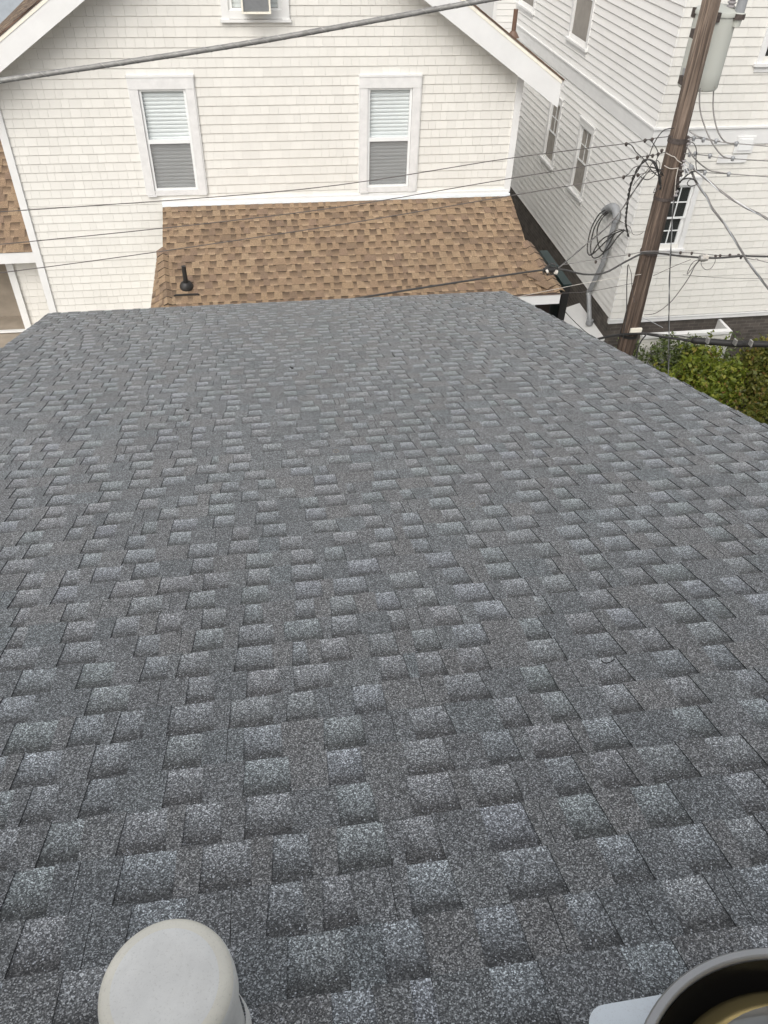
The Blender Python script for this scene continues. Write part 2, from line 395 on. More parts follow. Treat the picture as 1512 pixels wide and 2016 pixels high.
mb.hexa([RP(XR-.02, SR, -.10), RP(XR+.006, SR, -.10), RP(XR+.006, SE, -.10), RP(XR-.02, SE, -.10), RP(XR-.02, SR, -.012), RP(XR+.006, SR, -.012), RP(XR+.006, SE, -.012), RP(XR-.02, SE, -.012)], 'trim')
mb.build('rake_board', grey)
mb = MB(); p = RP(0, SE, -.012)
mb.box((XL+.03, p.y-.03, p.z-.16), (XR-.03, p.y-.005, p.z-.03), 'trim'); mb.build('fascia', grey)
mb = MB()
x0, x1, y0, y1 = XL+.25, XR-.25, -1.14, 8.35
zt = lambda y: H-(HP+y*SN)/CS-.12
mb.hexa([(x0, y0, 0), (x1, y0, 0), (x1, y1, 0), (x0, y1, 0), (x0, y0, zt(y0)), (x1, y0, zt(y0)), (x1, y1, zt(y1)), (x0, y1, zt(y1))], 'lap_white', (.5, 0))
mb.build('wall', grey)
# unseen upper storey behind the camera, added to shade the near roof
mb = MB(); mb.box((-4.5, -6.5, 0), (4.8, -1.15, 10.3), 'lap_white', (.5, 0))
mb.prism([(-4.9, -6.9, 10.3), (5.2, -6.9, 10.3), (5.2, -3.5, 11.8), (-4.9, -3.5, 11.8)], (0, 0, -.12), 'brown_tooth')
mb.prism([(5.2, -.85, 10.3), (-4.9, -.85, 10.3), (-4.9, -3.5, 11.8), (5.2, -3.5, 11.8)], (0, 0, -.12), 'brown_tooth')
mb.build('added_upper_storey', grey)

# round white vent cap on its pipe
c = Vector((-.255, .481, H-1.455)); zr = H-(HP+.486*SN)/CS
vp = empty('roof_vent', (c.x, c.y, zr), 'round white capped vent standing on the grey roof, cut off by the lower edge', 'vent')
mb = MB()
mb.lathe(c, [(.0, .010), (.03, .0098), (.055, .0088), (.075, .0065), (.088, .003), (.098, -.001), (.1055, -.007), (.110, -.015), (.1125, -.026), (.1135, -.05), (.1130, -.075), (.109, -.078)],
         ['cap', 'cap', 'cap', 'cap', 'cap_edge', 'cap_edge', 'cap_edge', 'cap', 'cap', 'cap', 'cap'], n=72)
mb.build('cap', vp, origin=c)
mb = MB(); mb.lathe(c, [(.106, -.06), (.104, -.33)], 'cap', n=40); mb.build('pipe', vp)
mb = MB(); mb.lathe(RP(c.x, (c.y+HP*SN)/CS, .0), [(.115, .012), (.113, .02), (.106, .04)], 'cap', (0, SN, CS), n=36); mb.build('collar', vp)

# round tubular skylight at the lower right corner
nR = Vector((0, SN, CS)); cc = RP(.803, .553, .145)
sk = empty('round_skylight', RP(.812, .545, 0), 'black round skylight with a grey metal rim in the lower right corner', 'skylight')
mb = MB()
mb.lathe(cc, [(.338, -.010), (.339, .0), (.342, .003), (.353, .003), (.357, -.001), (.358, -.010), (.356, -.028), (.352, -.030)], 'ring', nR, 96)
mb.build('rim', sk)
mb = MB()
mb.lathe(cc, [(.350, -.030), (.350, -.14)], 'bowl', nR, 64)
mb.build('curb', sk)
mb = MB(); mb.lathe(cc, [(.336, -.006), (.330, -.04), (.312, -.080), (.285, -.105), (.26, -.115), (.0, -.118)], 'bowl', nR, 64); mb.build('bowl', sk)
mb = MB(); mb.lathe(cc, [(.312, -.080), (.306, -.050), (.290, -.034), (.262, -.022), (.23, -.012), (.10, -.002), (0, .0)], ['reflection_tint', 'reflection_tint', 'reflection_tint', 'lens', 'lens', 'lens'], nR, 64)
mb.build('reflection_tint', sk)  # disc carrying the bowl's painted gold and grey reflection
mb = MB()
u0_, u1_, sa, sb = .505, 1.25, -.5, .86
def rr(cx, cs, rad, a0, a1): return [RP(cx+rad*math.cos(a0+(a1-a0)*k/8), cs+rad*math.sin(a0+(a1-a0)*k/8), .016) for k in range(9)]
sFar = .932
poly = rr(.545, sFar-.045, .045, math.pi, math.pi/2)+[RP(u1_, sFar, .016), RP(u1_, -.30, .016), RP(.50, -.30, .016)]
mb.prism(poly, nR*-.004, 'flash'); mb.build('flashing', sk)

# ------------------------------------------------------------------ painted shingle siding
def clip_courses(mb, face, z0, z1, expo, xr, holes, wr, mat, seed, gapw=.0022, t0=.016, t1=.004, lap=False, phase=0):
    """face(u, z, out) -> point.  xr(z) -> (u0,u1).  holes: (u0,u1,z0,z1)"""
    rnd = random.Random(seed); c = 0; z = z0+phase
    while z < z1:
        zb, zt_ = max(z, z0), min(z+expo, z1); zm = (zb+zt_)/2
        if zt_-zb > .01:
            ua, ub = xr(zm); iv = [(ua, ub)]
            for (h0, h1, hz0, hz1) in holes:
                if hz0 < zm < hz1:
                    nv = []
                    for a, b in iv:
                        if h1 <= a or h0 >= b: nv.append((a, b)); continue
                        if h0 > a: nv.append((a, h0))
                        if h1 < b: nv.append((h1, b))
                    iv = nv
            for a, b in iv:
                u = a-rnd.uniform(0, wr[1])
                while u < b:
                    wd = rnd.uniform(*wr); p, q = max(u, a), min(u+wd-gapw, b)
                    if q-p > .01:
                        tone = rnd.random(); dz = 0; o1 = t0+rnd.uniform(-.0006, .0006)
                        A = face(p, zb+dz, o1); B = face(q, zb+dz, o1); C = face(q, zt_, t1); D = face(p, zt_, t1)
                        ch = min(.012 if lap else .0052, (zt_-zb)*.3)
                        A = face(p, zb+ch, o1); B = face(q, zb+ch, o1); A1 = face(p, zb, o1-ch*.9); B1 = face(q, zb, o1-ch*.9)
                        mb.face([A1, B1, B, A], mat, [(tone, 0)]*4)
                        A0 = face(p, zb+dz, 0); B0 = face(q, zb+dz, 0); C0 = face(q, zt_, 0); D0 = face(p, zt_, 0)
                        uv = [(tone, 0)]*4
                        mb.face([A, B, C, D], mat, uv); mb.face([A0, B0, B1, A1], mat, uv)
                        mb.face([D0, A0, A, D], mat, uv); mb.face([B0, C0, C, B], mat, uv)
                    u += wd
        z += expo; c += 1

def zabs(z): return z+H
# ------------------------------------------------------------------ 2. white gabled house
PK, PKZ, SLP = .31, zabs(-.12), .645
FY = 13.0
white = empty('white_gabled_house', (.31, 16, 0), 'white shingled gable house with brown roof, straight beyond the grey roof', 'house')
W1 = (-1.685, -.752, zabs(-4.70), zabs(-3.005)); W2 = (1.70, 2.645, zabs(-4.745), zabs(-3.03)); W3 = (-.252, .694, zabs(-2.29), zabs(-1.35))
frontf = lambda u, z, o: Vector((u, FY+.02-o, z))
wallL, wallR = -3.63, 4.245
def xr_gable(z):
    zz = z+.16
    half = (PKZ-zz)/SLP if zz > PKZ-SLP*3.9 else 99
    return (max(wallL+.0, PK-half), min(wallR, PK+half))
def inner(Wd, m=.06): return (Wd[0]+m, Wd[1]-m, Wd[2]+m, Wd[3]-m)
mb = MB()
mb.prism([(wallL+.02, FY+.10, 0), (wallR-.02, FY+.10, 0), (wallR-.02, FY+.10, PKZ-SLP*(wallR-PK)-.06), (PK, FY+.10, PKZ-.1), (wallL+.02, FY+.10, PKZ-SLP*(PK-wallL)-.06)], (0, 8, 0), 'backing')
wall = mb.build('wall', white)
mb = MB()
clip_courses(mb, frontf, zabs(-4.84)+.03, PKZ-.12, .1285, xr_gable, [inner(W1), inner(W2), inner(W3)], (.10, .19), 'shingle_white', 3, phase=-.012)
clip_courses(mb, frontf, .3, zabs(-4.84)+.03, .1285, lambda z: (wallL, -1.40 if z > zabs(-5.6) else -1.5), [], (.10, .19), 'shingle_white', 4)
mb.build('shingle_siding', wall)
# thin backing panels right behind the shingles, with the window openings left free
mb = MB()
xs = sorted([wallL, wallR]+[W1[0]+.07, W1[1]-.07, W2[0]+.07, W2[1]-.07])
def bk(x0, x1, z0, z1): mb.box((x0, FY+.021, z0), (x1, FY+.05, z1), 'shingle_white', (.3, 0))
zb, zt_ = .25, PKZ-SLP*(wallR-PK)-.15
xc = sorted(set([wallL+i*.15 for i in range(53)]+[wallR]+[v for Wd in (W1, W2, W3) for v in (Wd[0]+.07, Wd[1]-.07)]))
for xa, xb in zip(xc[:-1], xc[1:]):
    xm = (xa+xb)/2; ztop = min(PKZ-SLP*max(abs(xa-PK), abs(xb-PK))-.10, PKZ); lo_ = .25
    for Wd in (W1, W2, W3):
        if Wd[0]+.06 < xm < Wd[1]-.06: bk(xa, xb, lo_, Wd[2]+.05); lo_ = Wd[3]-.08
    if ztop > lo_: bk(xa, xb, lo_, ztop)
mb.build('sheathing', wall)
# corner boards, skirt flashing
mb = MB(); mb.box((wallL-.015, FY-.022, .1), (wallL+.095, FY+.06, PKZ-SLP*(PK-wallL)-.2), 'trim'); mb.build('corner_board', white)
mb = MB(); mb.box((wallR-.085, FY-.022, zabs(-4.80)), (wallR+.02, FY+.06, PKZ-SLP*(wallR-PK)-.2), 'trim'); mb.box((wallR-.004, FY+.06, .1), (wallR+.018, FY+8, PKZ-SLP*(wallR-PK)-.2), 'lap_white', (.5, 0)); mb.build('corner_board', white)
mb = MB(); mb.box((-1.476, FY-.035, zabs(-4.845)), (wallR-.0, FY+.01, zabs(-4.765)), 'trim'); mb.box((-1.476, FY-.055, zabs(-4.86)), (wallR+.02, FY-.036, zabs(-4.815)), 'flash'); mb.build('wall_flashing', white)

def dh_window(Wd, parent, y, head=.135, side=.125, sillh=.085, label=None):
    """double-hung window with blinds in the plane facing -Y"""
    x0, x1, z0, z1 = Wd
    mb = MB()
    mb.box((x0, y-.028, z1-head-.02), (x1, y+.04, z1), 'trim_old')
    mb.box((x0-.012, y-.036, z1), (x1+.012, y+.04, z1+.028), 'trim')
    mb.box((x0+.006, y-.022, z0+.02), (x0+side, y+.04, z1-head-.022), 'trim_old')
    mb.box((x1-side, y-.022, z0), (x1-.006, y+.04, z1-head-.022), 'trim_old')
    mb.box((x0+side+.002, y-.012, z0+.004), (x1-side-.002, y+.04, z0+sillh), 'trim_old')
    mb.box((x0-.012, y-.014, z0+.02), (x0+.004, y+.03, z1-.005), 'trim'); mb.box((x1-.004, y-.014, z0+.02), (x1+.012, y+.03, z1-.005), 'trim')
    mb.box((x0+.01, y-.03, z0-.006), (x0+side+.02, y+.03, z0+.016), 'trim_old')
    win = mb.build('window', parent)
    if label: win['label'] = label
    a0, a1, b0, b1 = x0+side+.004, x1-side-.004, z0+sillh+.002, z1-head-.024
    mid = b0+(b1-b0)*.497
    mb = MB(); s = .035
    mb.box((a0, y+.004, b0), (a0+s, y+.05, b1), 'vinyl'); mb.box((a1-s, y+.004, b0), (a1, y+.05, b1), 'vinyl')
    mb.box((a0+s, y+.004, b1-.03), (a1-s, y+.05, b1), 'vinyl'); mb.box((a0+s, y+.004, b0), (a1-s, y+.05, b0+.03), 'vinyl')
    mb.box((a0+s, y+.000, mid-.028), (a1-s, y+.05, mid+.028), 'vinyl')
    mb.build('sash', win)
    mb = MB(); mb.box((a0+s, y+.026, mid+.028), (a1-s, y+.029, b1-.03), 'pane'); mb.box((a0+s, y+.030, b0+.03), (a1-s, y+.033, mid-.028), 'pane'); mb.build('glass_pane', win)
    mb = MB(); mb.box((a0+s, y+.012, b0+.03), (a1-s, y+.0135, mid-.028), 'mesh'); mb.build('insect_screen', win)
    mb = MB(); z = b0+.02; rnd = random.Random(int(x0*100))
    while z < b1:
        t1 = rnd.uniform(-.002, .002)
        for k in range(4):
            f0, f1 = k/4, (k+1)/4
            def cr(f): return (y+.062+.012*math.sin(f*math.pi)*-1+.016*f, z+.062*f)
            (ya, za), (yb, zb_) = cr(f0), cr(f1)
            mb.face([(a0+.02, ya, za+t1), (a1-.02, ya, za-t1), (a1-.02, yb, zb_-t1), (a0+.02, yb, zb_+t1)], 'blind_up', smooth=True)
        z += .0545
    mb.build('blind', win)
    mb = MB(); mb.box((a0, y+.10, b0), (a1, y+.12, b1), 'room'); mb.build('room_back', win)
    return win
dh_window(W1, white, FY-.004); dh_window(W2, white, FY-.004)
# attic window with the air conditioner in it
x0, x1, z0, z1 = W3
mb = MB()
mb.box((x0, FY-.024, z0), (x0+.1, FY+.05, z1), 'trim'); mb.box((x1-.1, FY-.024, z0), (x1, FY+.05, z1), 'trim')
mb.box((x0+.1, FY-.020, z0+.01), (x1-.1, FY+.05, z0+.11), 'trim'); mb.box((x0-.02, FY-.05, z0-.03), (x1+.02, FY+.03, z0+.004), 'trim'); mb.box((x0, FY-.024, z1), (x1, FY+.05, z1+.12), 'trim')
aw = mb.build('window', white)
mb = MB(); mb.box((x0+.1, FY+.01, z0+.11), (x0+.155, FY+.05, z1), 'vinyl'); mb.box((x1-.155, FY+.01, z0+.11), (x1-.1, FY+.05, z1), 'vinyl'); mb.box((x0+.155, FY+.01, z0+.11), (x1-.155, FY+.05, z0+.135), 'vinyl'); mb.build('sash', aw)
mb = MB(); mb.box((x0+.15, FY+.03, z0+.12), (x1-.15, FY+.034, z1), 'pane'); mb.build('glass_pane', aw)
mb = MB()
z = z0+.14
while z < z1: mb.box((x0+.15, FY+.05, z), (x1-.15, FY+.062, z+.045), 'blind_up'); z += .05
mb.build('blind', aw)
acx0, acx1 = .03, .43
ac = empty('air_conditioner', (.23, 12.9, z0+.115), 'beige box air conditioner with grey grille in the attic window', 'air conditioner')
mb = MB()
mb.box((acx0, 12.72, z0+.112), (acx0+.025, 13.0, z0+.50), 'cap_edge'); mb.box((acx1-.025, 12.72, z0+.112), (acx1, 13.0, z0+.50), 'cap_edge')
mb.box((acx0+.025, 12.72, z0+.112), (acx1-.025, 13.0, z0+.135), 'cap_edge'); mb.box((acx0+.025, 12.72, z0+.475), (acx1-.025, 13.0, z0+.50), 'cap_edge')
mb.build('case', ac)
mb = MB(); mb.box((acx0+.026, 12.76, z0+.137), (acx1-.026, 12.99, z0+.473), 'screen_frame')
z = z0+.14
while z < z0+.47: mb.box((acx0+.027, 12.742, z), (acx1-.027, 12.758, z+.007), 'galv'); z += .014
mb.build('grille', ac)

# main roof: two slabs, rake boards, shingle skin
def gz(x): return PKZ-SLP*abs(x-PK)
RY0, RY1 = 12.60, 21.3
sgn = Vector
mb = MB()
XE_R, XE_L = 4.775, -4.155
for xe in (XE_L, XE_R):
    a, b = (Vector((xe, 0, gz(xe))), Vector((PK, 0, PKZ)))
    mb.hexa([(a.x, RY0+.02, a.z-.11), (b.x, RY0+.02, b.z-.11), (b.x, RY1, b.z-.11), (a.x, RY1, a.z-.11), (a.x, RY0+.02, a.z-.02), (b.x, RY0+.02, b.z-.02), (b.x, RY1, b.z-.02), (a.x, RY1, a.z-.02)], 'trim')
roof = mb.build('roof', white)
mb = MB(); al = math.atan(SLP); L = (XE_R-PK)/math.cos(al)
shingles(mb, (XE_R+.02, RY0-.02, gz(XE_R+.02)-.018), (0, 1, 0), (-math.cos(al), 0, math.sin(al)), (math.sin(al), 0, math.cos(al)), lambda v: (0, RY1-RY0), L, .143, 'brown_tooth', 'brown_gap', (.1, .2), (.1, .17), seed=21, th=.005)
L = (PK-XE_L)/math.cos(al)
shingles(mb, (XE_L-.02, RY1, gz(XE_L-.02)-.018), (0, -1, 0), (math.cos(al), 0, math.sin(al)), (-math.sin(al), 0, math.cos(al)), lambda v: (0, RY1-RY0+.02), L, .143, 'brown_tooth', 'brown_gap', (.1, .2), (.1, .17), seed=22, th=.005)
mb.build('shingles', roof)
for xe, hgt in ((XE_R-.04, .385), (XE_L+.03, .345)):
    mb = MB(); a = gz(xe); d = .045
    mb.prism([(xe, RY0, a-d-hgt), (PK, RY0, PKZ-d-hgt), (PK, RY0, PKZ-d), (xe, RY0, a-d)] if xe > 0 else [(PK, RY0, PKZ-d-hgt), (xe, RY0, a-d-hgt), (xe, RY0, a-d), (PK, RY0, PKZ-d)], (0, .03, 0), 'trim')
    s_ = 1 if xe > 0 else -1
    rk = mb.build('rake_board', white); mb = MB(); mb.prism([(xe+.03*s_, RY0-.018, a-.035-.019), (PK, RY0-.018, PKZ-.035), (PK, RY0-.018, PKZ-.012), (xe+.03*s_, RY0-.018, a-.012-.019)], (0, .017, 0), 'brown_metal')
    mb.build('drip_edge', rk); mb = MB(); mb.prism([(xe, RY0-.008, a-d-.05), (PK, RY0-.008, PKZ-d-.05), (PK, RY0-.008, PKZ-d), (xe, RY0-.008, a-d)], (0, .007, 0), 'cap_edge')
    mb.build('moulding', rk)
# soffit closes the overhang
mb = MB()
for xe in (XE_L+.05, XE_R-.05):
    mb.prism([(xe, RY0+.031, gz(xe)-.2), (PK, RY0+.031, PKZ-.2), (PK, FY+.09, PKZ-.2), (xe, FY+.09, gz(xe)-.2)], (0, 0, .02), 'trim')
mb.build('soffit', white)
# brown vent pipe beyond the right rake
p0 = PY(1010, 70, 13.6); p1 = PY(1014, 18, 13.6)
mb = MB(); mb.tube([(p0.x, 13.6, gz(p0.x)-.05), (p0.x, 13.6, p1.z)], .034, 'brown_metal', 12)
mb.lathe((p0.x, 13.6, gz(p0.x)+.01), [(.10, -.03), (.06, .03), (.036, .06)], 'brown_metal', n=16)
mb.build('vent_pipe', white)

# --- brown hipped shed roof of the rear addition
AS = 1/3; al = math.atan(AS); ca, sa_ = math.cos(al), math.sin(al)
TZ = zabs(-4.845); EY = 10.80
def az(Y): return TZ-AS*(13.0-Y)
def arange(v):                    # v metres up from the eave
    Y = EY+v*ca
    left = -1.476; right = 4.285 if Y > 11.9 else 4.285+(11.9-Y)*.29
    return (left, right)
mb = MB()
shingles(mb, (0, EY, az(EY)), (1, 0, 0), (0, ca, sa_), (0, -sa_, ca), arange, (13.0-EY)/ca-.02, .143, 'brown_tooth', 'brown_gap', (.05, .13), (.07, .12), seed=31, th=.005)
# the small left hip: a narrow slope falling away to the left, below Y = 12.05
Yh = 12.05
def hipx(Y): return -1.476-.10-(Yh-Y)*.085
rnd = random.Random(5)
mb.face([(-1.476, EY, az(EY)-.004), (-1.476, Yh, az(Yh)-.004), (hipx(Yh), Yh, az(Yh)-.12), (hipx(EY), EY, az(EY)-.12)][::-1], 'brown_tooth', [(.5, .5)]*4)
mb.face([(-1.476, Yh, az(Yh)), (-1.476, Yh, az(Yh)-.14), (hipx(Yh), Yh, az(Yh)-.14), (hipx(Yh), Yh, az(Yh)-.11)], 'brown_tooth', [(.5, .5)]*4)
Y = EY
while Y < Yh:
    Y2 = min(Y+.125, Yh)
    for (xa, xb) in ((-1.476, None),):
        t = rnd.random(); zl = .10
        a = Vector((-1.470, Y, az(Y)+.014)); b = Vector((-1.470, Y2, az(Y2)+.006))
        c = Vector((hipx(Y2), Y2, az(Y2)-zl)); d = Vector((hipx(Y), Y, az(Y)-zl+.010))
        k = 3
        for i in range(k):
            t = rnd.random(); f0, f1 = i/k, (i+1)/k
            mb.face([a.lerp(d, f0), b.lerp(c, f0), b.lerp(c, f1), a.lerp(d, f1)][::-1], 'brown_tooth' if rnd.random() < .6 else 'brown_gap', [(t, .9), (t, .1), (t, .1), (t, .9)])
    Y += .125
mb.build('shingles', white)
# hip caps: bent pieces lapped down the two hips
def hipcaps(path, wid, seed, drop):
    mbx = MB(); rnd = random.Random(seed)
    a, b = Vector(path[0]), Vector(path[1]); L = (b-a).length; t = (b-a).normalized(); side = Vector((t.y, -t.x, 0)).normalized()
    k = 0; s = 0
    while s < L-.02:
        e_ = min(s+.15, L); tn = rnd.random(); mt = 'brown_tooth'
        p, q = a+t*s, a+t*e_
        hi, lo = .030, .016
        for sg in (-1, 1):
            dz = drop[0] if sg < 0 else drop[1]
            A = p+Vector((0, 0, lo+.012)); B = q+Vector((0, 0, hi+.006)); C = q+side*sg*wid+Vector((0, 0, hi-dz)); D = p+side*sg*wid+Vector((0, 0, lo-dz))
            f = [A, B, C, D] if sg < 0 else [D, C, B, A]
            mbx.face(f, mt, [(tn, 0), (tn, 1), (tn, 1), (tn, 0)])
            mbx.face([B, B-Vector((0, 0, .012)), C-Vector((0, 0, .012)), C], 'rubber')
        s = e_
    return mbx
mb = hipcaps([(-1.476, Yh, az(Yh)+.005), (-1.40, EY+.12, az(EY+.12)+.005)], .10, 3, (.035, .05))
mb.build('hip_cap', white)
mb = hipcaps([(4.30, 11.9, az(11.9)), (4.585, EY+.02, az(EY+.02))], .095, 4, (.04, .03))
# the two lowest caps of the right hip flare outwards
for k, (px, py) in enumerate(((4.50, 11.0), (4.42, 11.16), (4.34, 11.34))):
    t = random.random(); A = Vector((px-.30, py-.02, az(py)+.026)); 
    mb.face([A, A+Vector((.17, -.15, -.035)), A+Vector((.30, -.06, -.012)), A+Vector((.13, .09, .045))], 'brown_tooth', [(t, 0), (t, 0), (t, 1), (t, 1)])
mb.build('hip_cap', white)
mb = MB()
# roof deck with real thickness
def dk(x0, x1, Y0, Y1): mb.hexa([(x0, Y0, az(Y0)-.09), (x1, Y0, az(Y0)-.09), (x1, Y1, az(Y1)-.09), (x0, Y1, az(Y1)-.09), (x0, Y0, az(Y0)-.004), (x1, Y0, az(Y0)-.004), (x1, Y1, az(Y1)-.004), (x0, Y1, az(Y1)-.004)], 'backing')
dk(-1.474, 4.28, EY+.03, 12.99)
mb.prism([(4.28, EY+.03, az(EY+.03)-.004), (4.28+.30, EY+.03, az(EY+.03)-.004), (4.28, 11.9, az(11.9)-.004)], (0, 0, -.09), 'backing')
mb.build('addition_roof', white)
mb = MB(); z = az(EY)-.02
mb.box((-1.62, EY+.01, z-.17), (4.60, EY+.035, z), 'trim'); mb.box((4.575, EY+.035, z-.17), (4.60, 11.9, z-.005), 'trim')
mb.box((-1.6, EY-.005, z-.005), (4.605, EY+.009, z+.014), 'brown_metal')
mb.build('fascia', white)
mb = MB(); mb.box((-1.45, 11.10, 0), (3.9, 12.98, az(11.1)-.12), 'shingle_white', (.5, 0)); mb.build('addition_wall', white)
mb = MB(); mb.box((3.9, 11.5, 0), (4.35, 11.53, az(11.1)-.2), 'door_dark'); mb.box((3.9, 11.1, 0), (3.92, 11.5, az(11.1)-.2), 'door_dark'); mb.box((4.35, 11.7, 0), (4.82, 11.73, az(11.1)-.25), 'door_dark'); mb.build('porch_recess', white)
pp = PY(1046, 600, EY+.1)
mb = MB(); mb.box((pp.x-.055, EY+.06, .1), (pp.x+.05, EY+.16, z-.17), 'trim'); mb.build('post', white)
# black vent stack on the brown roof
b0 = None
for i in range(200):                      # where the line of sight to its foot meets the roof
    Y = 10.8+i*.01; q = PY(367, 562, Y)
    if q.z <= az(Y)+.03: b0 = q; break
mb = MB()
top = None
zt0 = PY(361, 524, b0.y).z
mb.tube([(b0.x, b0.y, b0.z-.03), (b0.x, b0.y, b0.z+.10), (b0.x, b0.y, zt0)], [.036, .034, .032], 'black_pipe', 14)
mb.lathe((b0.x, b0.y, b0.z-.01), [(.105, -.03), (.102, .0), (.085, .04), (.058, .07), (.037, .085)], 'black_pipe', axis=(0, -sa_, ca), n=24)
vs = mb.build('vent_pipe', white); vs['label'] = 'black vent pipe with round boot on the brown roof'
mb = MB(); yy = b0.y-.17
mb.hexa([(b0.x-.19, yy-.012, az(yy)+.004), (b0.x+.19, yy-.012, az(yy)+.004), (b0.x+.16, yy+.02, az(yy)+.006), (b0.x-.16, yy+.02, az(yy)+.006), (b0.x-.19, yy-.012, az(yy)+.022), (b0.x+.19, yy-.012, az(yy)+.022), (b0.x+.16, yy+.02, az(yy)+.026), (b0.x-.16, yy+.02, az(yy)+.026)], 'black_pipe')
mb.build('flashing', vs)  # black bar stands in for the shadow at the flashing's lower edge

# --- wing with porch at the far left
WZ = PY(0, 497, 13.25).z; WS = .62
mb = MB(); al = math.atan(WS)
shingles(mb, (-9, 13.22, WZ), (1, 0, 0), (0, math.cos(al), math.sin(al)), (0, -math.sin(al), math.cos(al)), lambda v: (0, 9+wallL-.02), 3.4, .143, 'brown_tooth', 'brown_gap', (.085, .2), (.08, .16), seed=41, th=.006)
mb.hexa([(-9, 13.24, WZ-.1), (wallL-.02, 13.24, WZ-.1), (wallL-.02, 16.1, WZ-.1+WS*2.86), (-9, 16.1, WZ-.1+WS*2.86), (-9, 13.24, WZ-.006), (wallL-.02, 13.24, WZ-.006), (wallL-.02, 16.1, WZ-.006+WS*2.86), (-9, 16.1, WZ-.006+WS*2.86)], 'backing')
mb.build('wing_roof', white)
mb = MB(); fz = PY(0, 519, 13.25).z
mb.box((-9, 13.23, fz), (wallL-.017, 13.26, WZ-.005), 'trim'); mb.box((-9, 13.261, fz), (wallL-.017, 13.62, fz+.02), 'trim'); mb.build('fascia', white)
cpx = PY(31, 560, 13.6).x
mb = MB(); clip_courses(mb, lambda u, z, o: Vector((u, 13.62-o, z)), .2, fz, .1285, lambda z: (cpx+.05, wallL+.01), [], (.1, .19), 'shingle_white', 9)
mb.box((cpx, 13.625, .2), (wallL+.01, 13.7, fz+.02), 'shingle_white', (.3, 0)); mb.build('wing_wall', white)
a_, b_ = PY(17, 520, 13.6), PY(47, 645, 13.6)
mb = MB(); mb.box((cpx-.06, 13.56, .2), (cpx+.055, 13.66, fz), 'trim'); mb.build('post', white)
mb = MB(); lz = PY(20, 650, 13.6).z
mb.box((-9, 13.56, lz-.03), (cpx-.062, 13.62, lz), 'trim'); mb.build('porch_rail', white)
mb = MB(); mb.box((-9, 14.25, 0), (cpx+.1, 14.4, fz+.1), 'tan'); mb.build('porch_wall', white)
mb = MB(); mb.box((-9, 12.4, 0), (-3.75, 14.24, lz-.06), 'tan'); tag(mb.build('patio'), None, None, kind='structure')

# ------------------------------------------------------------------ 3. big white house on the right
CX, CY = 6.728, 13.2
BX = .1346
right = empty('tall_white_house', (10, 17, 0), 'tall white house with lap and shingle siding on a brick base, at the right', 'house')
Z_S = zabs(-7.433); Z_B0, Z_B1 = zabs(-4.19), zabs(-3.93); Z_TOP = H+1.2; YF = 21.9
mb = MB()
mb.box((CX+.04, CY+.12, Z_S-.1), (CX+9, YF+2, Z_TOP), 'backing')
rw = mb.build('wall', right)
FWn = (7.20, 7.835, zabs(-6.03), zabs(-4.74))
FW2 = (8.20, 9.1, zabs(-2.95), zabs(-1.5))
rf = lambda u, z, o: Vector((u, CY+.02-o, z))
rs = lambda u, z, o: Vector((CX+.02-o, u, z))
SW = [(15.66, 16.47, zabs(-6.0), zabs(-4.63)), (17.62, 18.42, zabs(-6.0), zabs(-4.63)), (16.80, 17.98, zabs(-3.48), zabs(-1.75)), (20.40, 21.72, zabs(-3.47), zabs(-1.75))]
mb = MB()
hf = [inner(FWn), inner(FW2)]
clip_courses(mb, rf, Z_S+.0, Z_B0, BX, lambda z: (CX, CX+8.9), hf, (.14, .27), 'shingle_white', 13)
clip_courses(mb, rf, Z_B1, Z_TOP, BX, lambda z: (CX, CX+8.9), hf, (.14, .27), 'shingle_white', 14)
mb.box((CX+.02, CY+.021, Z_S), (FWn[0]+.06, CY+.08, Z_TOP), 'shingle_white', (.3, 0)); mb.box((FWn[0]+.06, CY+.021, Z_S), (FWn[1]-.06, CY+.08, FWn[2]+.05), 'shingle_white', (.3, 0))
mb.box((FWn[0]+.06, CY+.021, FWn[3]-.05), (FWn[1]-.06, CY+.08, Z_TOP), 'shingle_white', (.3, 0)); mb.box((FWn[1]-.06, CY+.021, Z_S), (CX+8.9, CY+.08, FW2[2]+.05), 'shingle_white', (.3, 0)); mb.box((FWn[1]-.06, CY+.021, FW2[2]+.05), (FW2[0]+.06, CY+.08, Z_TOP), 'shingle_white', (.3, 0))
mb.build('shingle_siding', rw)
mb = MB()
hs_ = [inner(s) for s in SW]
clip_courses(mb, rs, Z_S, Z_B0, BX, lambda z: (CY+.0, YF), hs_, (2.2, 3.66), 'lap_white', 15, gapw=.003, t0=.026, t1=.003, lap=True)
clip_courses(mb, rs, Z_B1, Z_TOP, BX, lambda z: (CY+.0, YF), hs_, (2.2, 3.66), 'lap_white', 16, gapw=.003, t0=.026, t1=.003, lap=True)
yy = CY+.02; lo = sorted(SW[:2]); up = sorted(SW[2:])
for grp, za, zb_ in ((lo, Z_S, Z_B0), (up, Z_B0, Z_TOP)):
    y = yy
    for (a, b, c0, c1) in grp:
        mb.box((CX+.021, y, za), (CX+.06, a+.06, zb_), 'lap_white', (.3, 0))
        mb.box((CX+.021, a+.06, za), (CX+.06, b-.06, c0+.05), 'lap_white', (.3, 0)); mb.box((CX+.021, a+.06, c1-.05), (CX+.06, b-.06, zb_), 'lap_white', (.3, 0)); y = b-.06
    mb.box((CX+.021, y, za), (CX+.06, YF, zb_), 'lap_white', (.3, 0))
mb.build('lap_siding', rw)
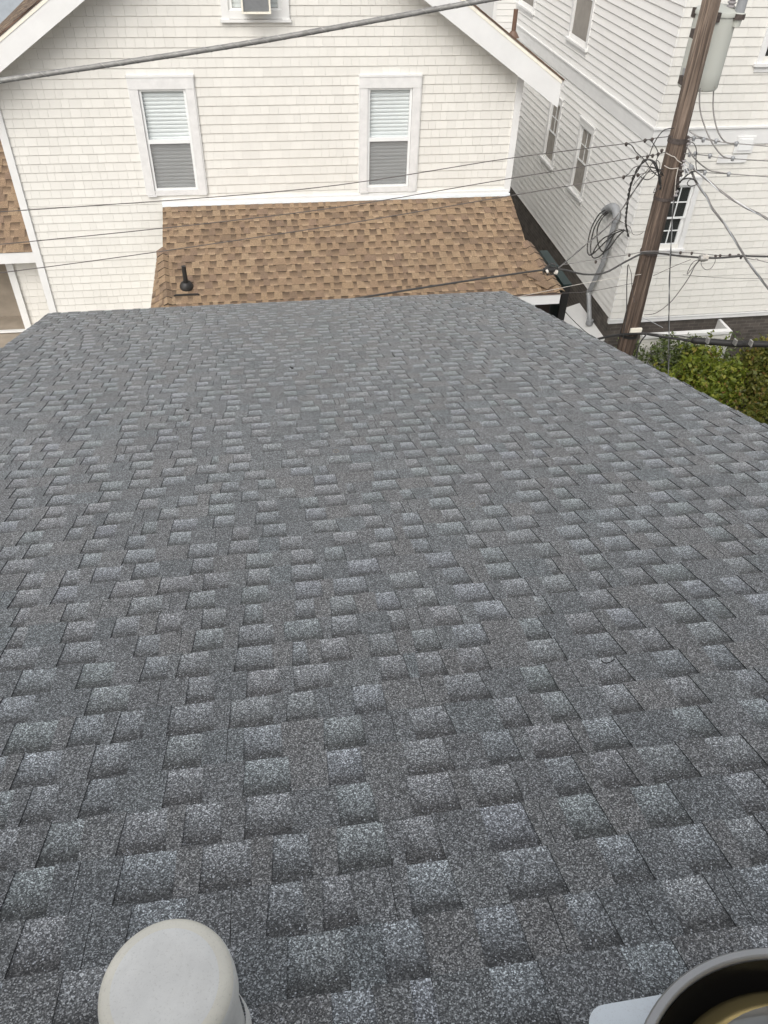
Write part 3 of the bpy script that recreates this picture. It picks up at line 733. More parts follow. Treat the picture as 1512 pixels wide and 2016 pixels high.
# belt course and water table
mb = MB()
mb.box((CX-.010, CY-.010, Z_B0), (CX+8.9, CY+.03, Z_B1), 'trim'); mb.box((CX-.010, CY+.03, Z_B0), (CX+.03, YF, Z_B1), 'trim')
mb.box((CX-.035, CY-.035, Z_B1), (CX+8.9, CY+.03, Z_B1+.028), 'trim'); mb.box((CX-.035, CY+.03, Z_B1), (CX+.03, YF, Z_B1+.028), 'trim')
mb.build('belt_course', right)
mb = MB()
mb.box((CX-.006, CY-.008, Z_S-.105), (CX+8.9, CY+.06, Z_S-.012), 'trim'); mb.box((CX-.016, CY-.022, Z_S-.03), (CX+8.9, CY-.009, Z_S-.004), 'trim')
mb.build('water_table', right)
mb = MB()
mb.brickbox((CX+.03, CY+.05, 0), (CX+8.9, CY+.16, Z_S-.10), 'brick'); mb.brickbox((CX+.03, CY+.16, 0), (CX+.16, YF, Z_S-.006), 'brick')
mb.build('foundation', right)
mb = MB(); mb.prism([(CX-.4, CY-.4, Z_TOP), (CX+9.3, CY-.4, Z_TOP), (CX+9.3, YF+2.3, Z_TOP), (CX-.4, YF+2.3, Z_TOP)], (0, 0, .2), 'trim')
A = Vector((CX+4.4, CY+4.5, Z_TOP+2.6)); B_ = Vector((CX+4.4, YF-2.5, Z_TOP+2.6)); q = [Vector(v) for v in ((CX-.4, CY-.4, Z_TOP+.2), (CX+9.3, CY-.4, Z_TOP+.2), (CX+9.3, YF+2.3, Z_TOP+.2), (CX-.4, YF+2.3, Z_TOP+.2))]
mb.face([q[0], q[1], A], 'grey_tooth'); mb.face([q[1], q[2], B_, A], 'grey_tooth'); mb.face([q[2], q[3], B_], 'grey_tooth'); mb.face([q[3], q[0], A, B_], 'grey_tooth')
mb.build('roof', right)
# bay that steps out at the far end of the side wall
bx = PY(974, 30, YF).x
mb = MB(); clip_courses(mb, lambda u, z, o: Vector((u, YF+.0-o, z)), Z_S, Z_TOP, BX, lambda z: (bx, CX), [], (.9, 1.6), 'lap_white', 18, lap=True)
mb.box((bx, YF+.001, 0), (CX+.03, YF+2, Z_TOP), 'lap_white', (.5, 0))
mb.box((bx-.06, YF-.03, .2), (bx+.03, YF+.05, Z_TOP), 'trim')
mb.build('bay', right)

def gridwin(face, Wd, parent, sgn=1, curtain=False, cas=.09, label=None, sash_lo='pane_dark'):
    """2 over 2 window; face(u, z, out) -> point"""
    u0, u1, z0, z1 = Wd
    def bxs(m, ua, ub, za, zb, oa, ob, mat):
        P = [face(ua, za, ob), face(ub, za, ob), face(ub, za, oa), face(ua, za, oa), face(ua, zb, ob), face(ub, zb, ob), face(ub, zb, oa), face(ua, zb, oa)]
        if sgn < 0: P = [P[i] for i in (1, 0, 3, 2, 5, 4, 7, 6)]
        m.hexa(P, mat)
    m = MB()
    bxs(m, u0, u0+cas, z0, z1-.12, -.02, .035, 'trim'); bxs(m, u1-cas, u1, z0, z1-.12, -.02, .035, 'trim'); bxs(m, u0-.01, u1+.01, z1-.119, z1, -.02, .042, 'trim')
    bxs(m, u0-.03, u1+.03, z1+.001, z1+.03, -.02, .06, 'trim'); bxs(m, u0-.04, u1+.04, z0-.045, z0-.001, -.02, .075, 'trim'); bxs(m, u0, u1, z0-.13, z0-.046, -.0, .03, 'trim')
    win = m.build('window', parent)
    if label: win['label'] = label
    a0, a1, b0, b1 = u0+cas+.002, u1-cas-.002, z0+.002, z1-.122
    mid = (b0+b1)/2; s = .045
    m = MB()
    bxs(m, a0, a0+s, mid, b1, -.03, -.008, 'vinyl'); bxs(m, a1-s, a1, mid, b1, -.03, -.008, 'vinyl'); bxs(m, a0+s, a1-s, b1-.05, b1, -.03, -.008, 'vinyl'); bxs(m, a0, a1, mid-.03, mid-.001, -.045, -.004, 'vinyl')
    bxs(m, a0, a0+s+.01, b0, mid-.031, -.06, -.03, 'vinyl'); bxs(m, a1-s-.01, a1, b0, mid-.031, -.06, -.03, 'vinyl'); bxs(m, a0+s+.01, a1-s-.01, b0, b0+.075, -.06, -.03, 'vinyl')
    um = (a0+a1)/2
    bxs(m, um-.009, um+.009, mid, b1-.05, -.028, -.012, 'vinyl'); bxs(m, a0+s, a1-s, (mid+b1-.05)/2-.009, (mid+b1-.05)/2+.009, -.0285, -.0125, 'vinyl')
    bxs(m, um-.009, um+.009, b0+.075, mid-.031, -.056, -.04, 'vinyl'); bxs(m, a0+s+.01, a1-s-.01, (mid+b0+.05)/2-.009, (mid+b0+.05)/2+.009, -.0565, -.0405, 'vinyl')
    m.build('sash', win)
    m = MB(); bxs(m, a0+s, a1-s, mid, b1-.05, -.032, -.030, 'pane_dark' if not curtain else 'pane'); bxs(m, a0+s, a1-s, b0+.07, mid-.03, -.062, -.060, 'pane_dark' if not curtain else 'pane'); m.build('glass_pane', win)
    m = MB(); bxs(m, a0, a1, b0, b1, -.16, -.15, 'room')
    bxs(m, a0-.02, a0, b0, b1, -.16, -.02, 'trim'); bxs(m, a1, a1+.02, b0, b1, -.16, -.02, 'trim'); bxs(m, a0, a1, b0-.02, b0, -.16, -.02, 'trim'); m.build('jamb', win)
    if curtain:
        m = MB(); n = 14
        for i in range(n):
            ua, ub = a0+(a1-a0)*i/n, a0+(a1-a0)*(i+1)/n
            oa, ob = (-.10+.012*math.sin(i*1.7), -.10+.012*math.sin((i+1)*1.7))
            P = [face(ua, b0, oa), face(ub, b0, ob), face(ub, b1, ob), face(ua, b1, oa)]
            m.face(P if sgn > 0 else P[::-1], 'curtain', smooth=True)
        m.build('curtain', win)
    return win
# openings behind the windows must be hollow: the wall backing starts 4 cm in, so recess boxes sit inside it
gridwin(rf, FWn, right, 1); gridwin(rf, FW2, right, 1)
for i, s in enumerate(SW): gridwin(rs, s, right, -1, curtain=(i >= 1), cas=.10)
# outlet plate on the front wall
v1, v2 = PY(1452, 268, CY), PY(1478, 300, CY)
mb = MB(); mb.box((v1.x, CY-.03, v2.z), (v2.x, CY+.0, v1.z), 'trim'); mb.box((v1.x+.05, CY-.045, v2.z+.05), (v2.x-.05, CY-.03, v1.z-.04), 'vinyl'); mb.box((v1.x-.25, CY-.02, v2.z-.16), (v2.x-.05, CY-.002, v2.z-.03), 'trim'); mb.build('vent_plate', right)

# --- low white surround in front of the brick base
sur = empty('low_white_enclosure', (8.4, 12.7, 0), 'low white shingled enclosure half hidden by vine against the brick base', 'enclosure')
EYF = 12.75
l1 = PY(1262, 668, EYF); l2 = PY(1437, 650, EYF); zt1 = PY(1400, 652, EYF).z
mb = MB(); clip_courses(mb, lambda u, z, o: Vector((u, EYF-o, z)), .1, zt1-.06, .1285, lambda z: (l1.x, l2.x), [], (.12, .22), 'shingle_white', 44)
mb.box((l1.x, EYF+.001, .1), (l2.x, EYF+.05, zt1-.06), 'shingle_white', (.3, 0)); mb.build('front_panel', sur)
mb = MB(); mb.box((l2.x+.001, EYF-.01, .1), (l2.x+.06, CY+.04, zt1-.02), 'trim'); mb.build('end_panel', sur)
mb = MB(); mb.box((l1.x, EYF-.05, zt1-.059), (l2.x+.0, EYF+.07, zt1), 'trim'); mb.build('cap_rail', sur)

# --- white bulkhead box with the conduit entering it
k0, k1, k2 = PX(1113, 613, CX-.75), PX(1145, 602, CX), PX(1187, 662, CX)
mb = MB()
zt2 = k2.z+.0
yA, yB = 13.28, 14.75
top = [Vector((CX+.025, yA, zabs(-7.9))), Vector((CX+.025, yB, zabs(-7.9))), Vector((CX-.62, yB, zabs(-8.12))), Vector((CX-.62, yA, zabs(-8.12)))]
bot = [Vector((v.x, v.y, .0)) for v in top]
mb.hexa([bot[2], bot[1], bot[0], bot[3], top[2]-Vector((0, 0, .05)), top[1]-Vector((0, 0, .05)), top[0]-Vector((0, 0, .05)), top[3]-Vector((0, 0, .05))], 'screen_frame')
bh = tag(mb.build('bulkhead'), 'white slanted bulkhead box in the alley beside the brick base', 'bulkhead')
mb = MB(); o = .03
mb.prism([top[2]+Vector((-o, o, -.04)), top[3]+Vector((-o, -o, -.04)), top[0]+Vector((0, -o, -.04)), top[1]+Vector((0, o, -.04))], (0, 0, .045), 'trim'); mb.build('lid', bh)

# --- service mast with weatherhead
mx = CX-.09
mast = empty('service_mast', (mx, 14.1, zabs(-7.9)), 'grey conduit mast with hooded weatherhead on the lap-sided wall', 'conduit')
q = [PX(1161, 632, mx), PX(1159, 576, mx), PX(1186, 520, mx), PX(1211, 436, mx)]
mb = MB(); pth = [q[0], q[0].lerp(q[1], .9), q[1], q[1].lerp(q[2], .12), q[2], q[3]]; mb.tube(pth, .047, 'grey_pvc', 14); mb.build('conduit', mast)
for a, b, t in ((0, 1, .96), (2, 3, .12), (1, 2, .06)):
    mb = MB(); p = q[a].lerp(q[b], t); dd = (q[b]-q[a]).normalized(); mb.tube([p-dd*.02, p+dd*.02], .056, 'galv', 14); mb.build('clamp', mast)
mb = MB(); p = q[0]; mb.tube([p+Vector((0, 0, -.07)), p+Vector((0, 0, .03))], .075, 'grey_pvc', 14); mb.build('collar', mast)

mb = MB(); h0 = q[3]; hp = [PX(1211, 436, mx), PX(1214, 420, mx), PX(1209, 409, mx), PX(1199, 410, mx), PX(1191, 417, mx)]
mb.tube(smoothpath(hp, 5), [.062+.020*math.sin(min(1, i/20*1.6)*math.pi*.6) for i in range(21)], 'grey_pvc', 16); mb.build('weatherhead', mast)

# --- dark green post box at the corner of the brown roof
g1 = PY(1110, 541, 11.35); g2 = PY(1097, 527, 12.2); g3 = PY(1125, 556, 11.35)
gr = empty('green_panel', (4.89, 11.7, 0), 'dark green upright panel beside the brown roof corner', 'panel')
zg = zabs(-5.69)
mb = MB(); mb.box((4.84, 11.36, 0), (4.94, 12.6, zg-.03), 'dark_green'); mb.build('panel', gr)
mb = MB(); mb.box((4.83, 11.30, 0), (4.95, 11.359, zg-.03), 'rubber'); mb.build('post', gr)
mb = MB(); mb.box((4.82, 11.29, zg-.029), (4.96, 12.6, zg), 'dark_green'); mb.build('cap_rail', gr)

# ------------------------------------------------------------------ 4. utility pole
PYY = 10.9
pb, pt = PY(1230, 690, PYY), PY(1401, 0, PYY)
pcx = (pb.x+pt.x)/2
poleX = lambda z: pb.x+(pt.x-pb.x)*(z-pb.z)/(pt.z-pb.z)
pole = empty('utility_pole', (poleX(0), PYY, 0), 'weathered brown wooden utility pole rising at the right', 'pole')
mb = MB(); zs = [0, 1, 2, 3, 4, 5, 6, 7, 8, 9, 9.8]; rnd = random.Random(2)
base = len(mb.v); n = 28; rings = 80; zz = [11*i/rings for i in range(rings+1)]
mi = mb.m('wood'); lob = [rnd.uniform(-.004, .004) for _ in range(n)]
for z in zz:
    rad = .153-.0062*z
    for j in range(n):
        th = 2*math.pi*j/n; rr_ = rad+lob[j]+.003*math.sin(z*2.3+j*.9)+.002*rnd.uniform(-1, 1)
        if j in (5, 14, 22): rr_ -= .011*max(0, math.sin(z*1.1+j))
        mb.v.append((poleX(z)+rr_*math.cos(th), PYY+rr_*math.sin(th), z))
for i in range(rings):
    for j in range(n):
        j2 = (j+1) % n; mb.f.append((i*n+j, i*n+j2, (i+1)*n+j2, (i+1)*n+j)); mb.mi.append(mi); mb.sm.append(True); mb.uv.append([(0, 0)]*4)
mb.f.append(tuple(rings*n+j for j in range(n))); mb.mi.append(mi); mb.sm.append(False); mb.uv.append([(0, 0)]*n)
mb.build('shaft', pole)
def onpole(x, y, out=.0):                # a point on the pole's near face seen at that pixel
    p = PY(x, y, PYY-.14-out); return p
PR = .165
def band(y, name, mat, hgt=.05, r=.006):
    p = PY(1401-.2478*y, y, PYY); m = MB(); z = p.z; x = poleX(z); R = .155-.0062*z+r
    m.lathe((x, PYY, z), [(R-.006, -hgt/2), (R, -hgt/2), (R, hgt/2), (R-.006, hgt/2)], mat, n=32); return m.build(name, pole)
band(274, 'steel_band', 'steel_rust', .07); band(388, 'steel_band', 'steel_rust', .045); band(495, 'steel_band', 'steel_rust', .03); band(657, 'steel_band', 'rubber', .05)
tagp = onpole(1251, 652, .01); mb = MB(); mb.box((tagp.x-.09, tagp.y-.02, tagp.z-.05), (tagp.x+.10, tagp.y+.02, tagp.z+.05), 'cap_edge'); mb.build('wood_block', pole)
# spool rack on the right face
mb = MB(); a = PY(1362, 268, PYY-.05); b = PY(1333, 395, PYY-.05)
xa, xb = poleX(a.z)+.145-.0062*a.z, poleX(b.z)+.145-.0062*b.z
mb.hexa([(xb-.02, PYY-.07, b.z), (xb+.035, PYY-.07, b.z), (xb+.035, PYY-.01, b.z), (xb-.02, PYY-.01, b.z), (xa-.02, PYY-.07, a.z), (xa+.035, PYY-.07, a.z), (xa+.035, PYY-.01, a.z), (xa-.02, PYY-.01, a.z)], 'steel_rust'); mb.build('rack', pole)
for (x, y) in ((1357, 278), (1349, 320), (1345, 341), (1343, 362), (1339, 380)):
    p = PY(x, y, PYY-.05); p.x = poleX(p.z)+.185-.0062*p.z; m = MB(); m.lathe(p, [(.0, -.04), (.035, -.04), (.04, -.025), (.022, -.012), (.022, .012), (.04, .025), (.035, .04), (0, .04)], 'porcelain' if y in (278, 320, 380) else 'steel_rust', n=14); m.build('insulator', pole)

# --- transformer hung behind the pole
tc = PY(1387, 115, 11.42); ttop = PY(1402, 22, 11.42).z; tbot = PY(1373, 172, 11.42).z; TR = .275
tr = empty('transformer', (tc.x, 11.42, tbot), 'pale grey cylindrical transformer with rust patches hung behind the pole', 'transformer')
mb = MB(); zm = (ttop+tbot)/2; hh = (ttop-tbot)/2
mb.lathe((tc.x, 11.42, zm), [(0, -hh), (TR*.93, -hh), (TR, -hh+.03), (TR, -hh*.5), (TR, 0), (TR, hh*.5), (TR, hh)], 'tank', n=44); mb.build('tank', tr, origin=(tc.x, 11.42, zm))
mb = MB(); mb.lathe((tc.x, 11.42, ttop), [(TR+.015, -.03), (TR+.02, 0), (TR+.01, .025), (TR*.6, .07), (0, .085)], 'tank', n=40); mb.build('lid', tr, origin=(tc.x, 11.42, ttop+.35))
for ang in (.2, 1.5, 2.9, 4.3, 5.4):
    mb = MB(); x, y = tc.x+math.cos(ang)*(TR+.01), 11.42+math.sin(ang)*(TR+.01); mb.box((x-.03, y-.03, ttop-.08), (x+.03, y+.03, ttop+.03), 'steel_rust'); mb.build('lid_clamp', tr)
mb = MB(); bp = PY(1441, 6, 11.35); prof = []
for i in range(7): prof += [(.06, i*.045), (.035, i*.045+.022)]
mb.lathe((bp.x-.03, 11.3, ttop+.03), [(0, 0)]+prof+[(0, .33)], 'porcelain', n=20); mb.build('bushing', tr)
mb = MB(); ap = PY(1456, 24, 11.2)
mb.lathe((ap.x, 11.2, ap.z), [(0, -.16), (.05, -.16), (.06, -.08), (.085, -.075), (.085, -.01), (.062, 0), (.062, .5), (0, .52)], ['steel_rust', 'tank', 'steel_rust', 'steel_rust', 'tank', 'grey_pvc', 'grey_pvc'], n=22)
mb.build('arrester', tr, origin=(ap.x, 11.2, ap.z+.1))
mb = MB(); mb.box((poleX(zm)-.05, PYY+.15, ttop-.25), (poleX(zm)+.06, 11.42-TR+.02, ttop-.15), 'steel_rust'); mb.build('bracket', tr); mb = MB(); mb.box((poleX(zm)-.05, PYY+.15, tbot+.12), (poleX(zm)+.06, 11.42-TR+.02, tbot+.22), 'steel_rust')
mb.build('bracket', tr); mb = MB(); a = PY(1352, 148, 11.15); mb.box((a.x-.05, 11.1, a.z-.06), (a.x+.04, 11.2, a.z+.08), 'galv'); mb.build('cutout', tr)

# ------------------------------------------------------------------ 5. wires
def lin(a, b, t): return a+(b-a)*t
def path(pts):                            # (px, py, Y): measured in the photograph, each at its own distance
    return [PY(*p) for p in pts]
def wire(name, pts, rad, mat, label, group=None, cat='wire', sub=7, n=7):
    m = MB(); m.tube(smoothpath(path(pts), sub), rad, mat, n); o = m.build(name); tag(o, label, cat, group); return o
def clamps(parent, pts, size=.022, mat='steel_rust'):
    for p in pts:
        c = PY(*p); m = MB(); m.lathe(c, [(0, -size), (size*.8, -size*.6), (size, 0), (size*.8, size*.6), (0, size)], mat, n=10)
        m.box((c.x-size*.4, c.y-size*.5, c.z-size*1.3), (c.x+size*.5, c.y+size*.5, c.z+size*.2), mat); m.build('clamp', parent)
def twisted(name, pts, rad, pitch, mats, label, group=None, cat='cable', k=None):
    ctr = smoothpath(path(pts), 40); m = MB(); s = 0; k = k or len(mats)
    strands = [[] for _ in mats]
    for i, p in enumerate(ctr):
        t = (ctr[min(i+1, len(ctr)-1)]-ctr[max(i-1, 0)]).normalized(); a = t.orthogonal().normalized(); b = t.cross(a)
        a = (Vector((0, 0, 1))-t*t.z).normalized() if abs(t.z) < .95 else (Vector((1, 0, 0))-t*t.x).normalized(); b = t.cross(a)
        if i: s += (p-ctr[i-1]).length
        for j in range(len(mats)):
            th = 2*math.pi*(s/pitch+j/len(mats)); strands[j].append(p+(a*math.cos(th)+b*math.sin(th))*rad*1.05)
    for st, mt in zip(strands, mats): m.tube(st, rad, mt, 6)
    o = m.build(name); return tag(o, label, cat, group)

# thick foreground strand
ctr = []
FYC = 4.6
pp_ = [(-420, 226, 4.75), (0, 159, FYC), (250, 122, FYC), (500, 83, FYC), (750, 38, FYC), (940, 3, FYC), (1300, -62, 4.5)]
sp_ = smoothpath(path(pp_), 60)
m = MB(); m.tube(sp_, .0128, 'bundle', 12); fc = m.build('overhead_cable'); tag(fc, 'thick grey lashed cable crossing in front of the gable, nearest of the wires', 'cable')
m = MB(); hel = []; s = 0; dens = []
for i in range(len(sp_)-1):
    for k in range(4): dens.append(sp_[i].lerp(sp_[i+1], k/4))
for i, p in enumerate(dens):
    t = (dens[min(i+1, len(dens)-1)]-dens[max(i-1, 0)]).normalized(); a = (Vector((0, 0, 1))-t*t.z).normalized(); b = t.cross(a)
    if i: s += (p-dens[i-1]).length
    th = 2*math.pi*s/.075; hel.append(p+(a*math.cos(th)+b*math.sin(th))*.0130)
m.tube(hel, .0013, 'lash', 5); m.build('lashing', fc)

G1 = 'service wires running left from the pole'
YL = 10.2
def leftwire(y0, pts, lab, cl):
    o = wire('service_wire', [(-500, y0+ (y0-pts[1][1])*.28, 9.2), (0, y0, YL)]+pts, .0058, 'cable_thin', lab, G1); clamps(o, cl, .024)
    return o
leftwire(417, [(600, 372, 10.45), (1000, 312, 10.6), (1236, 282, 10.75), (1290, 272, 10.8), (1326, 268, 10.85)], 'highest of the three thin wires running left from the pole', [(1233, 283, 10.74), (1270, 276, 10.8), (1284, 274, 10.8)])
leftwire(481, [(600, 417, 10.45), (1000, 352, 10.6), (1255, 310, 10.75), (1285, 306, 10.8), (1312, 299, 10.85)], 'middle one of the three thin wires running left from the pole', [(1255, 310, 10.74), (1275, 308, 10.8), (1285, 306, 10.8), (1296, 303, 10.8), (1303, 296, 10.8)])
leftwire(537, [(600, 453, 10.45), (1000, 386, 10.6), (1228, 348, 10.75), (1256, 344, 10.8), (1290, 336, 10.82), (1306, 332, 10.85)], 'lowest of the three thin wires running left from the pole', [(1228, 348, 10.74), (1256, 344, 10.8)])
G2 = 'service wires running right from the pole'
def rightwire(pts, lab, cl):
    o = wire('service_wire', pts, .0062, 'cable_grey', lab, G2); clamps(o, cl, .03, 'galv'); return o
rightwire([(1356, 270, 10.75), (1385, 274, 10.6), (1430, 281, 10.5), (1512, 288, 10.3), (1900, 322, 9.5)], 'highest of the three thin wires running right from the pole', [(1366, 272, 10.7), (1385, 274, 10.6), (1410, 277, 10.55), (1450, 282, 10.4)])
rightwire([(1347, 302, 10.75), (1390, 306, 10.6), (1420, 311, 10.5), (1512, 317, 10.3), (1900, 345, 9.5)], 'middle one of the three thin wires running right from the pole', [(1358, 303, 10.7), (1369, 302, 10.65), (1398, 306, 10.5), (1443, 311, 10.4)])
rightwire([(1336, 334, 10.75), (1380, 339, 10.6), (1430, 342, 10.5), (1512, 348, 10.3), (1900, 376, 9.5)], 'lowest of the three thin wires running right from the pole', [(1352, 335, 10.65), (1388, 339, 10.55), (1435, 342, 10.4)])
G3 = 'jumper leads around the pole top'
def jump(pts, lab, rad=.009, mat='cable'): return wire('jumper_lead', pts, rad, mat, lab, G3)
jump([(1380, 165, 11.2), (1377, 192, 11.1), (1380, 225, 11.0), (1396, 270, 10.8), (1417, 302, 10.6), (1432, 311, 10.5), (1446, 311, 10.45)], 'black lead curving from the transformer to the middle right wire', .010, 'cable_grey')
jump([(1405, 178, 11.3), (1404, 215, 11.0), (1412, 255, 10.8), (1425, 277, 10.6), (1437, 282, 10.5), (1452, 282, 10.45)], 'black lead curving from the transformer to the highest right wire', .010, 'cable_grey')
jump([(1357, 258, 10.7), (1372, 268, 10.6), (1386, 272, 10.6), (1406, 277, 10.55), (1418, 278, 10.5)], 'short thick lead leaving the pole beside its upper steel band', .010, 'cable_grey')
jump([(1352, 287, 10.7), (1362, 305, 10.6), (1378, 322, 10.6), (1397, 335, 10.55), (1415, 339, 10.5), (1434, 342, 10.45)], 'lead sweeping down to the lowest right wire', .010, 'cable_grey')
jump([(1352, 280, 10.7), (1364, 281, 10.6), (1371, 295, 10.6), (1370, 320, 10.6), (1372, 336, 10.6), (1376, 342, 10.6)], 'loop hanging down at the right of the spool rack', .006)
jump([(1326, 252, 10.75), (1308, 256, 10.6), (1295, 270, 10.6), (1284, 290, 10.6), (1279, 305, 10.6)], 'lead arching left from the pole over the upper wires', .007)
jump([(1233, 283, 10.7), (1243, 286, 10.6), (1253, 300, 10.6), (1268, 314, 10.6), (1280, 332, 10.6), (1292, 344, 10.6), (1302, 348, 10.7)], 'wavy lead dropping from the highest left wire to the pole', .007)
jump([(1270, 276, 10.7), (1280, 276, 10.6), (1291, 290, 10.6), (1296, 304, 10.6), (1292, 318, 10.6), (1296, 334, 10.6), (1304, 345, 10.7)], 'lead bending down beside the pole through the tangle', .006)
jump([(1228, 348, 10.7), (1237, 343, 10.6), (1248, 330, 10.6), (1262, 327, 10.6), (1278, 329, 10.6), (1300, 334, 10.7)], 'wavy lead leaving the lowest left wire', .006)
jump([(1258, 344, 10.7), (1264, 350, 10.6), (1275, 354, 10.6), (1287, 347, 10.6), (1293, 338, 10.6), (1306, 332, 10.7)], 'small loop hanging just left of the pole', .006)
jump([(1246, 366, 10.6), (1257, 352, 10.6), (1273, 337, 10.6), (1284, 322, 10.6), (1294, 316, 10.6), (1299, 324, 10.6), (1296, 336, 10.65), (1283, 342, 10.6)], 'curled lead in the tangle left of the pole', .005)
jump([(1281, 328, 10.6), (1293, 332, 10.6), (1302, 338, 10.65), (1306, 346, 10.7)], 'short stub in the tangle against the pole', .006)
jump([(1290, 370, 11.0), (1287, 380, 10.6), (1303, 365, 10.7)], 'short lead tucked behind the pole', .005)
jump([(1331, 366, 10.7), (1345, 352, 10.6), (1356, 342, 10.6), (1372, 336, 10.6), (1390, 336, 10.55)], 'thick lead rising right from the pole above the window', .012, 'cable')
jump([(1340, 356, 10.7), (1352, 351, 10.6), (1366, 353, 10.6), (1374, 362, 10.6)], 'lead hooking over to the twisted drop cable', .008, 'cable')
jump([(1372, 356, 10.6), (1360, 353, 10.6), (1353, 361, 10.6), (1360, 367, 10.6), (1374, 362, 10.6)], 'small round curl in front of the window head', .006, 'cable')
# bundle that arches and falls beside the conduit head
G4 = 'cables falling to the conduit head'
twisted('drop_cable', [(1301, 372, 10.75), (1297, 345, 10.65), (1289, 322, 10.6), (1276, 314, 10.6), (1263, 322, 10.7), (1248, 347, 10.9), (1239, 375, 11.3), (1234, 410, 12.0), (1232, 440, 12.6), (1237, 466, 13.0)], .010, .5, ['cable', 'cable'], 'thick black bundle arching from the pole and falling beside the conduit', G4)
twisted('drop_cable', [(1281, 333, 10.6), (1265, 352, 10.7), (1247, 378, 10.8), (1222, 415, 10.9), (1190, 452, 10.85), (1150, 484, 10.8), (1118, 512, 10.75), (1098, 528, 10.75)], .0065, .6, ['cable', 'cable_grey'], 'twisted drop cable slanting from the pole to the splice at the brown roof', G4)
wire('drop_cable', [(1232, 455, 12.9), (1222, 452, 13.1), (1205, 458, 13.3), (1195, 470, 13.3)], .008, 'cable', 'short lead from the falling bundle towards the conduit coil', G4)
XW = CX-.16
def coil(pts, lab):
    m = MB(); m.tube(smoothpath([PX(x, y, XW) for x, y in pts], 8), .0125, 'cable', 8); o = m.build('service_coil'); tag(o, lab, 'cable', 'coiled service conductors'); return o
coil([(1192, 413), (1178, 424), (1164, 450), (1157, 480), (1157, 497), (1163, 502), (1176, 492), (1193, 475), (1210, 461)], 'outermost black loop hanging from the weatherhead')
coil([(1195, 416), (1182, 428), (1169, 452), (1163, 482), (1164, 500), (1170, 508), (1184, 502), (1198, 482), (1209, 462)], 'middle black loop hanging from the weatherhead')
coil([(1197, 418), (1184, 432), (1176, 452), (1177, 478), (1186, 495), (1200, 488), (1216, 466), (1230, 453)], 'innermost black loop hanging from the weatherhead')
coil([(1166, 500), (1176, 482), (1190, 468), (1212, 459), (1228, 452)], 'black lead running from the coil foot to the falling bundle')
# comm. cable from under the grey eave to the pole and on to the right
cc_ = wire('comm_cable', [(430, 628, 9.3), (640, 597, 9.8), (860, 562, 10.2), (1000, 541, 10.5), (1075, 531, 10.7), (1110, 531, 10.72), (1150, 540, 10.72), (1190, 537, 10.74), (1230, 516, 10.75), (1262, 500, 10.75), (1275, 498, 10.72), (1300, 499, 10.68), (1340, 504, 10.6), (1400, 508, 10.4), (1440, 506, 10.3), (1465, 504, 10.2), (1512, 505, 10.1), (1900, 512, 9.3)], .0145, 'cable', 'sagging black cable tied to the pole halfway up, crossing the brown roof', None, 'cable', 8, 8)
o = wire('comm_cable', [(1110, 521, 10.72), (1190, 508, 10.74), (1240, 501, 10.75), (1270, 495, 10.72), (1310, 495, 10.65), (1362, 498, 10.5), (1420, 503, 10.4), (1470, 502, 10.2)], .006, 'cable_grey', 'thin grey strand just above the sagging black cable', None, 'cable')
clamps(o, [(1173, 515, 10.72), (1239, 502, 10.75), (1362, 498, 10.5), (1340, 497, 10.55), (1409, 504, 10.4), (1418, 503, 10.4), (1437, 502, 10.35), (1454, 502, 10.3), (1459, 506, 10.3)], .022)
m = MB(); c = PY(1385, 508, 10.42); m.lathe(c, [(0, -.07), (.045, -.06), (.055, 0), (.045, .06), (0, .07)], 'lash', axis=(1, 0, .05), n=14); m.box((c.x-.03, c.y-.05, c.z+.0), (c.x+.05, c.y+.02, c.z+.05), 'whitewire'); m.build('splice_box', cc_)
m = MB(); c = PY(1083, 531, 10.70)
for a in range(9):
    t = a*.7; rr_ = .10+.03*math.sin(a*2.1)
    pts = [c+Vector((rr_*math.cos(t+s*.5)*.9, .03*math.sin(s+a), rr_*math.sin(t+s*.5)*.8)) for s in range(7)]
    m.tube(smoothpath(pts, 3), .006, 'cable', 5)
m.lathe(c, [(0, -.12), (.035, -.10), (.045, 0), (.035, .10), (0, .12)], 'rubber', axis=(1, 0, 0), n=12)
m.lathe(c+Vector((-.06, -.05, 0)), [(.0, -.02), (.03, -.015), (.03, .015), (0, .02)], 'whitewire', axis=(1, 0, .6), n=10); m.lathe(c+Vector((.08, -.05, -.02)), [(.0, -.02), (.035, -.015), (.035, .015), (0, .02)], 'whitewire', axis=(1, 0, -.4), n=10)
tag(m.build('cable_splice'), 'knotted black splice with pale ends above the corner of the brown roof', 'splice')
# hanging loops below the splice box on the right
G5 = 'loops below the splice box'
wire('drop_wire', [(1384, 510, 10.4), (1366, 515, 10.4), (1356, 530, 10.4), (1353, 540, 10.4), (1360, 532, 10.4), (1376, 512, 10.4)], .005, 'cable_thin', 'narrow dark loop at the left below the splice box', G5)
wire('drop_wire', [(1380, 510, 10.4), (1368, 524, 10.4), (1357, 545, 10.4), (1340, 570, 10.5), (1320, 595, 10.6), (1292, 616, 10.7), (1268, 620, 10.8)], .006, 'cable_thin', 'dark wire sagging from the splice box down to the pole', G5)
wire('drop_wire', [(1381, 510, 10.4), (1381, 522, 10.4), (1390, 531, 10.4), (1401, 527, 10.4), (1408, 514, 10.4), (1407, 506, 10.4)], .004, 'cable_thin', 'wide thin round loop at the right below the splice box', G5)
wire('drop_wire', [(1360, 511, 10.4), (1330, 523, 10.5), (1286, 543, 10.7)], .004, 'cable_thin', 'thin straight wire from the splice box back to the pole', G5)
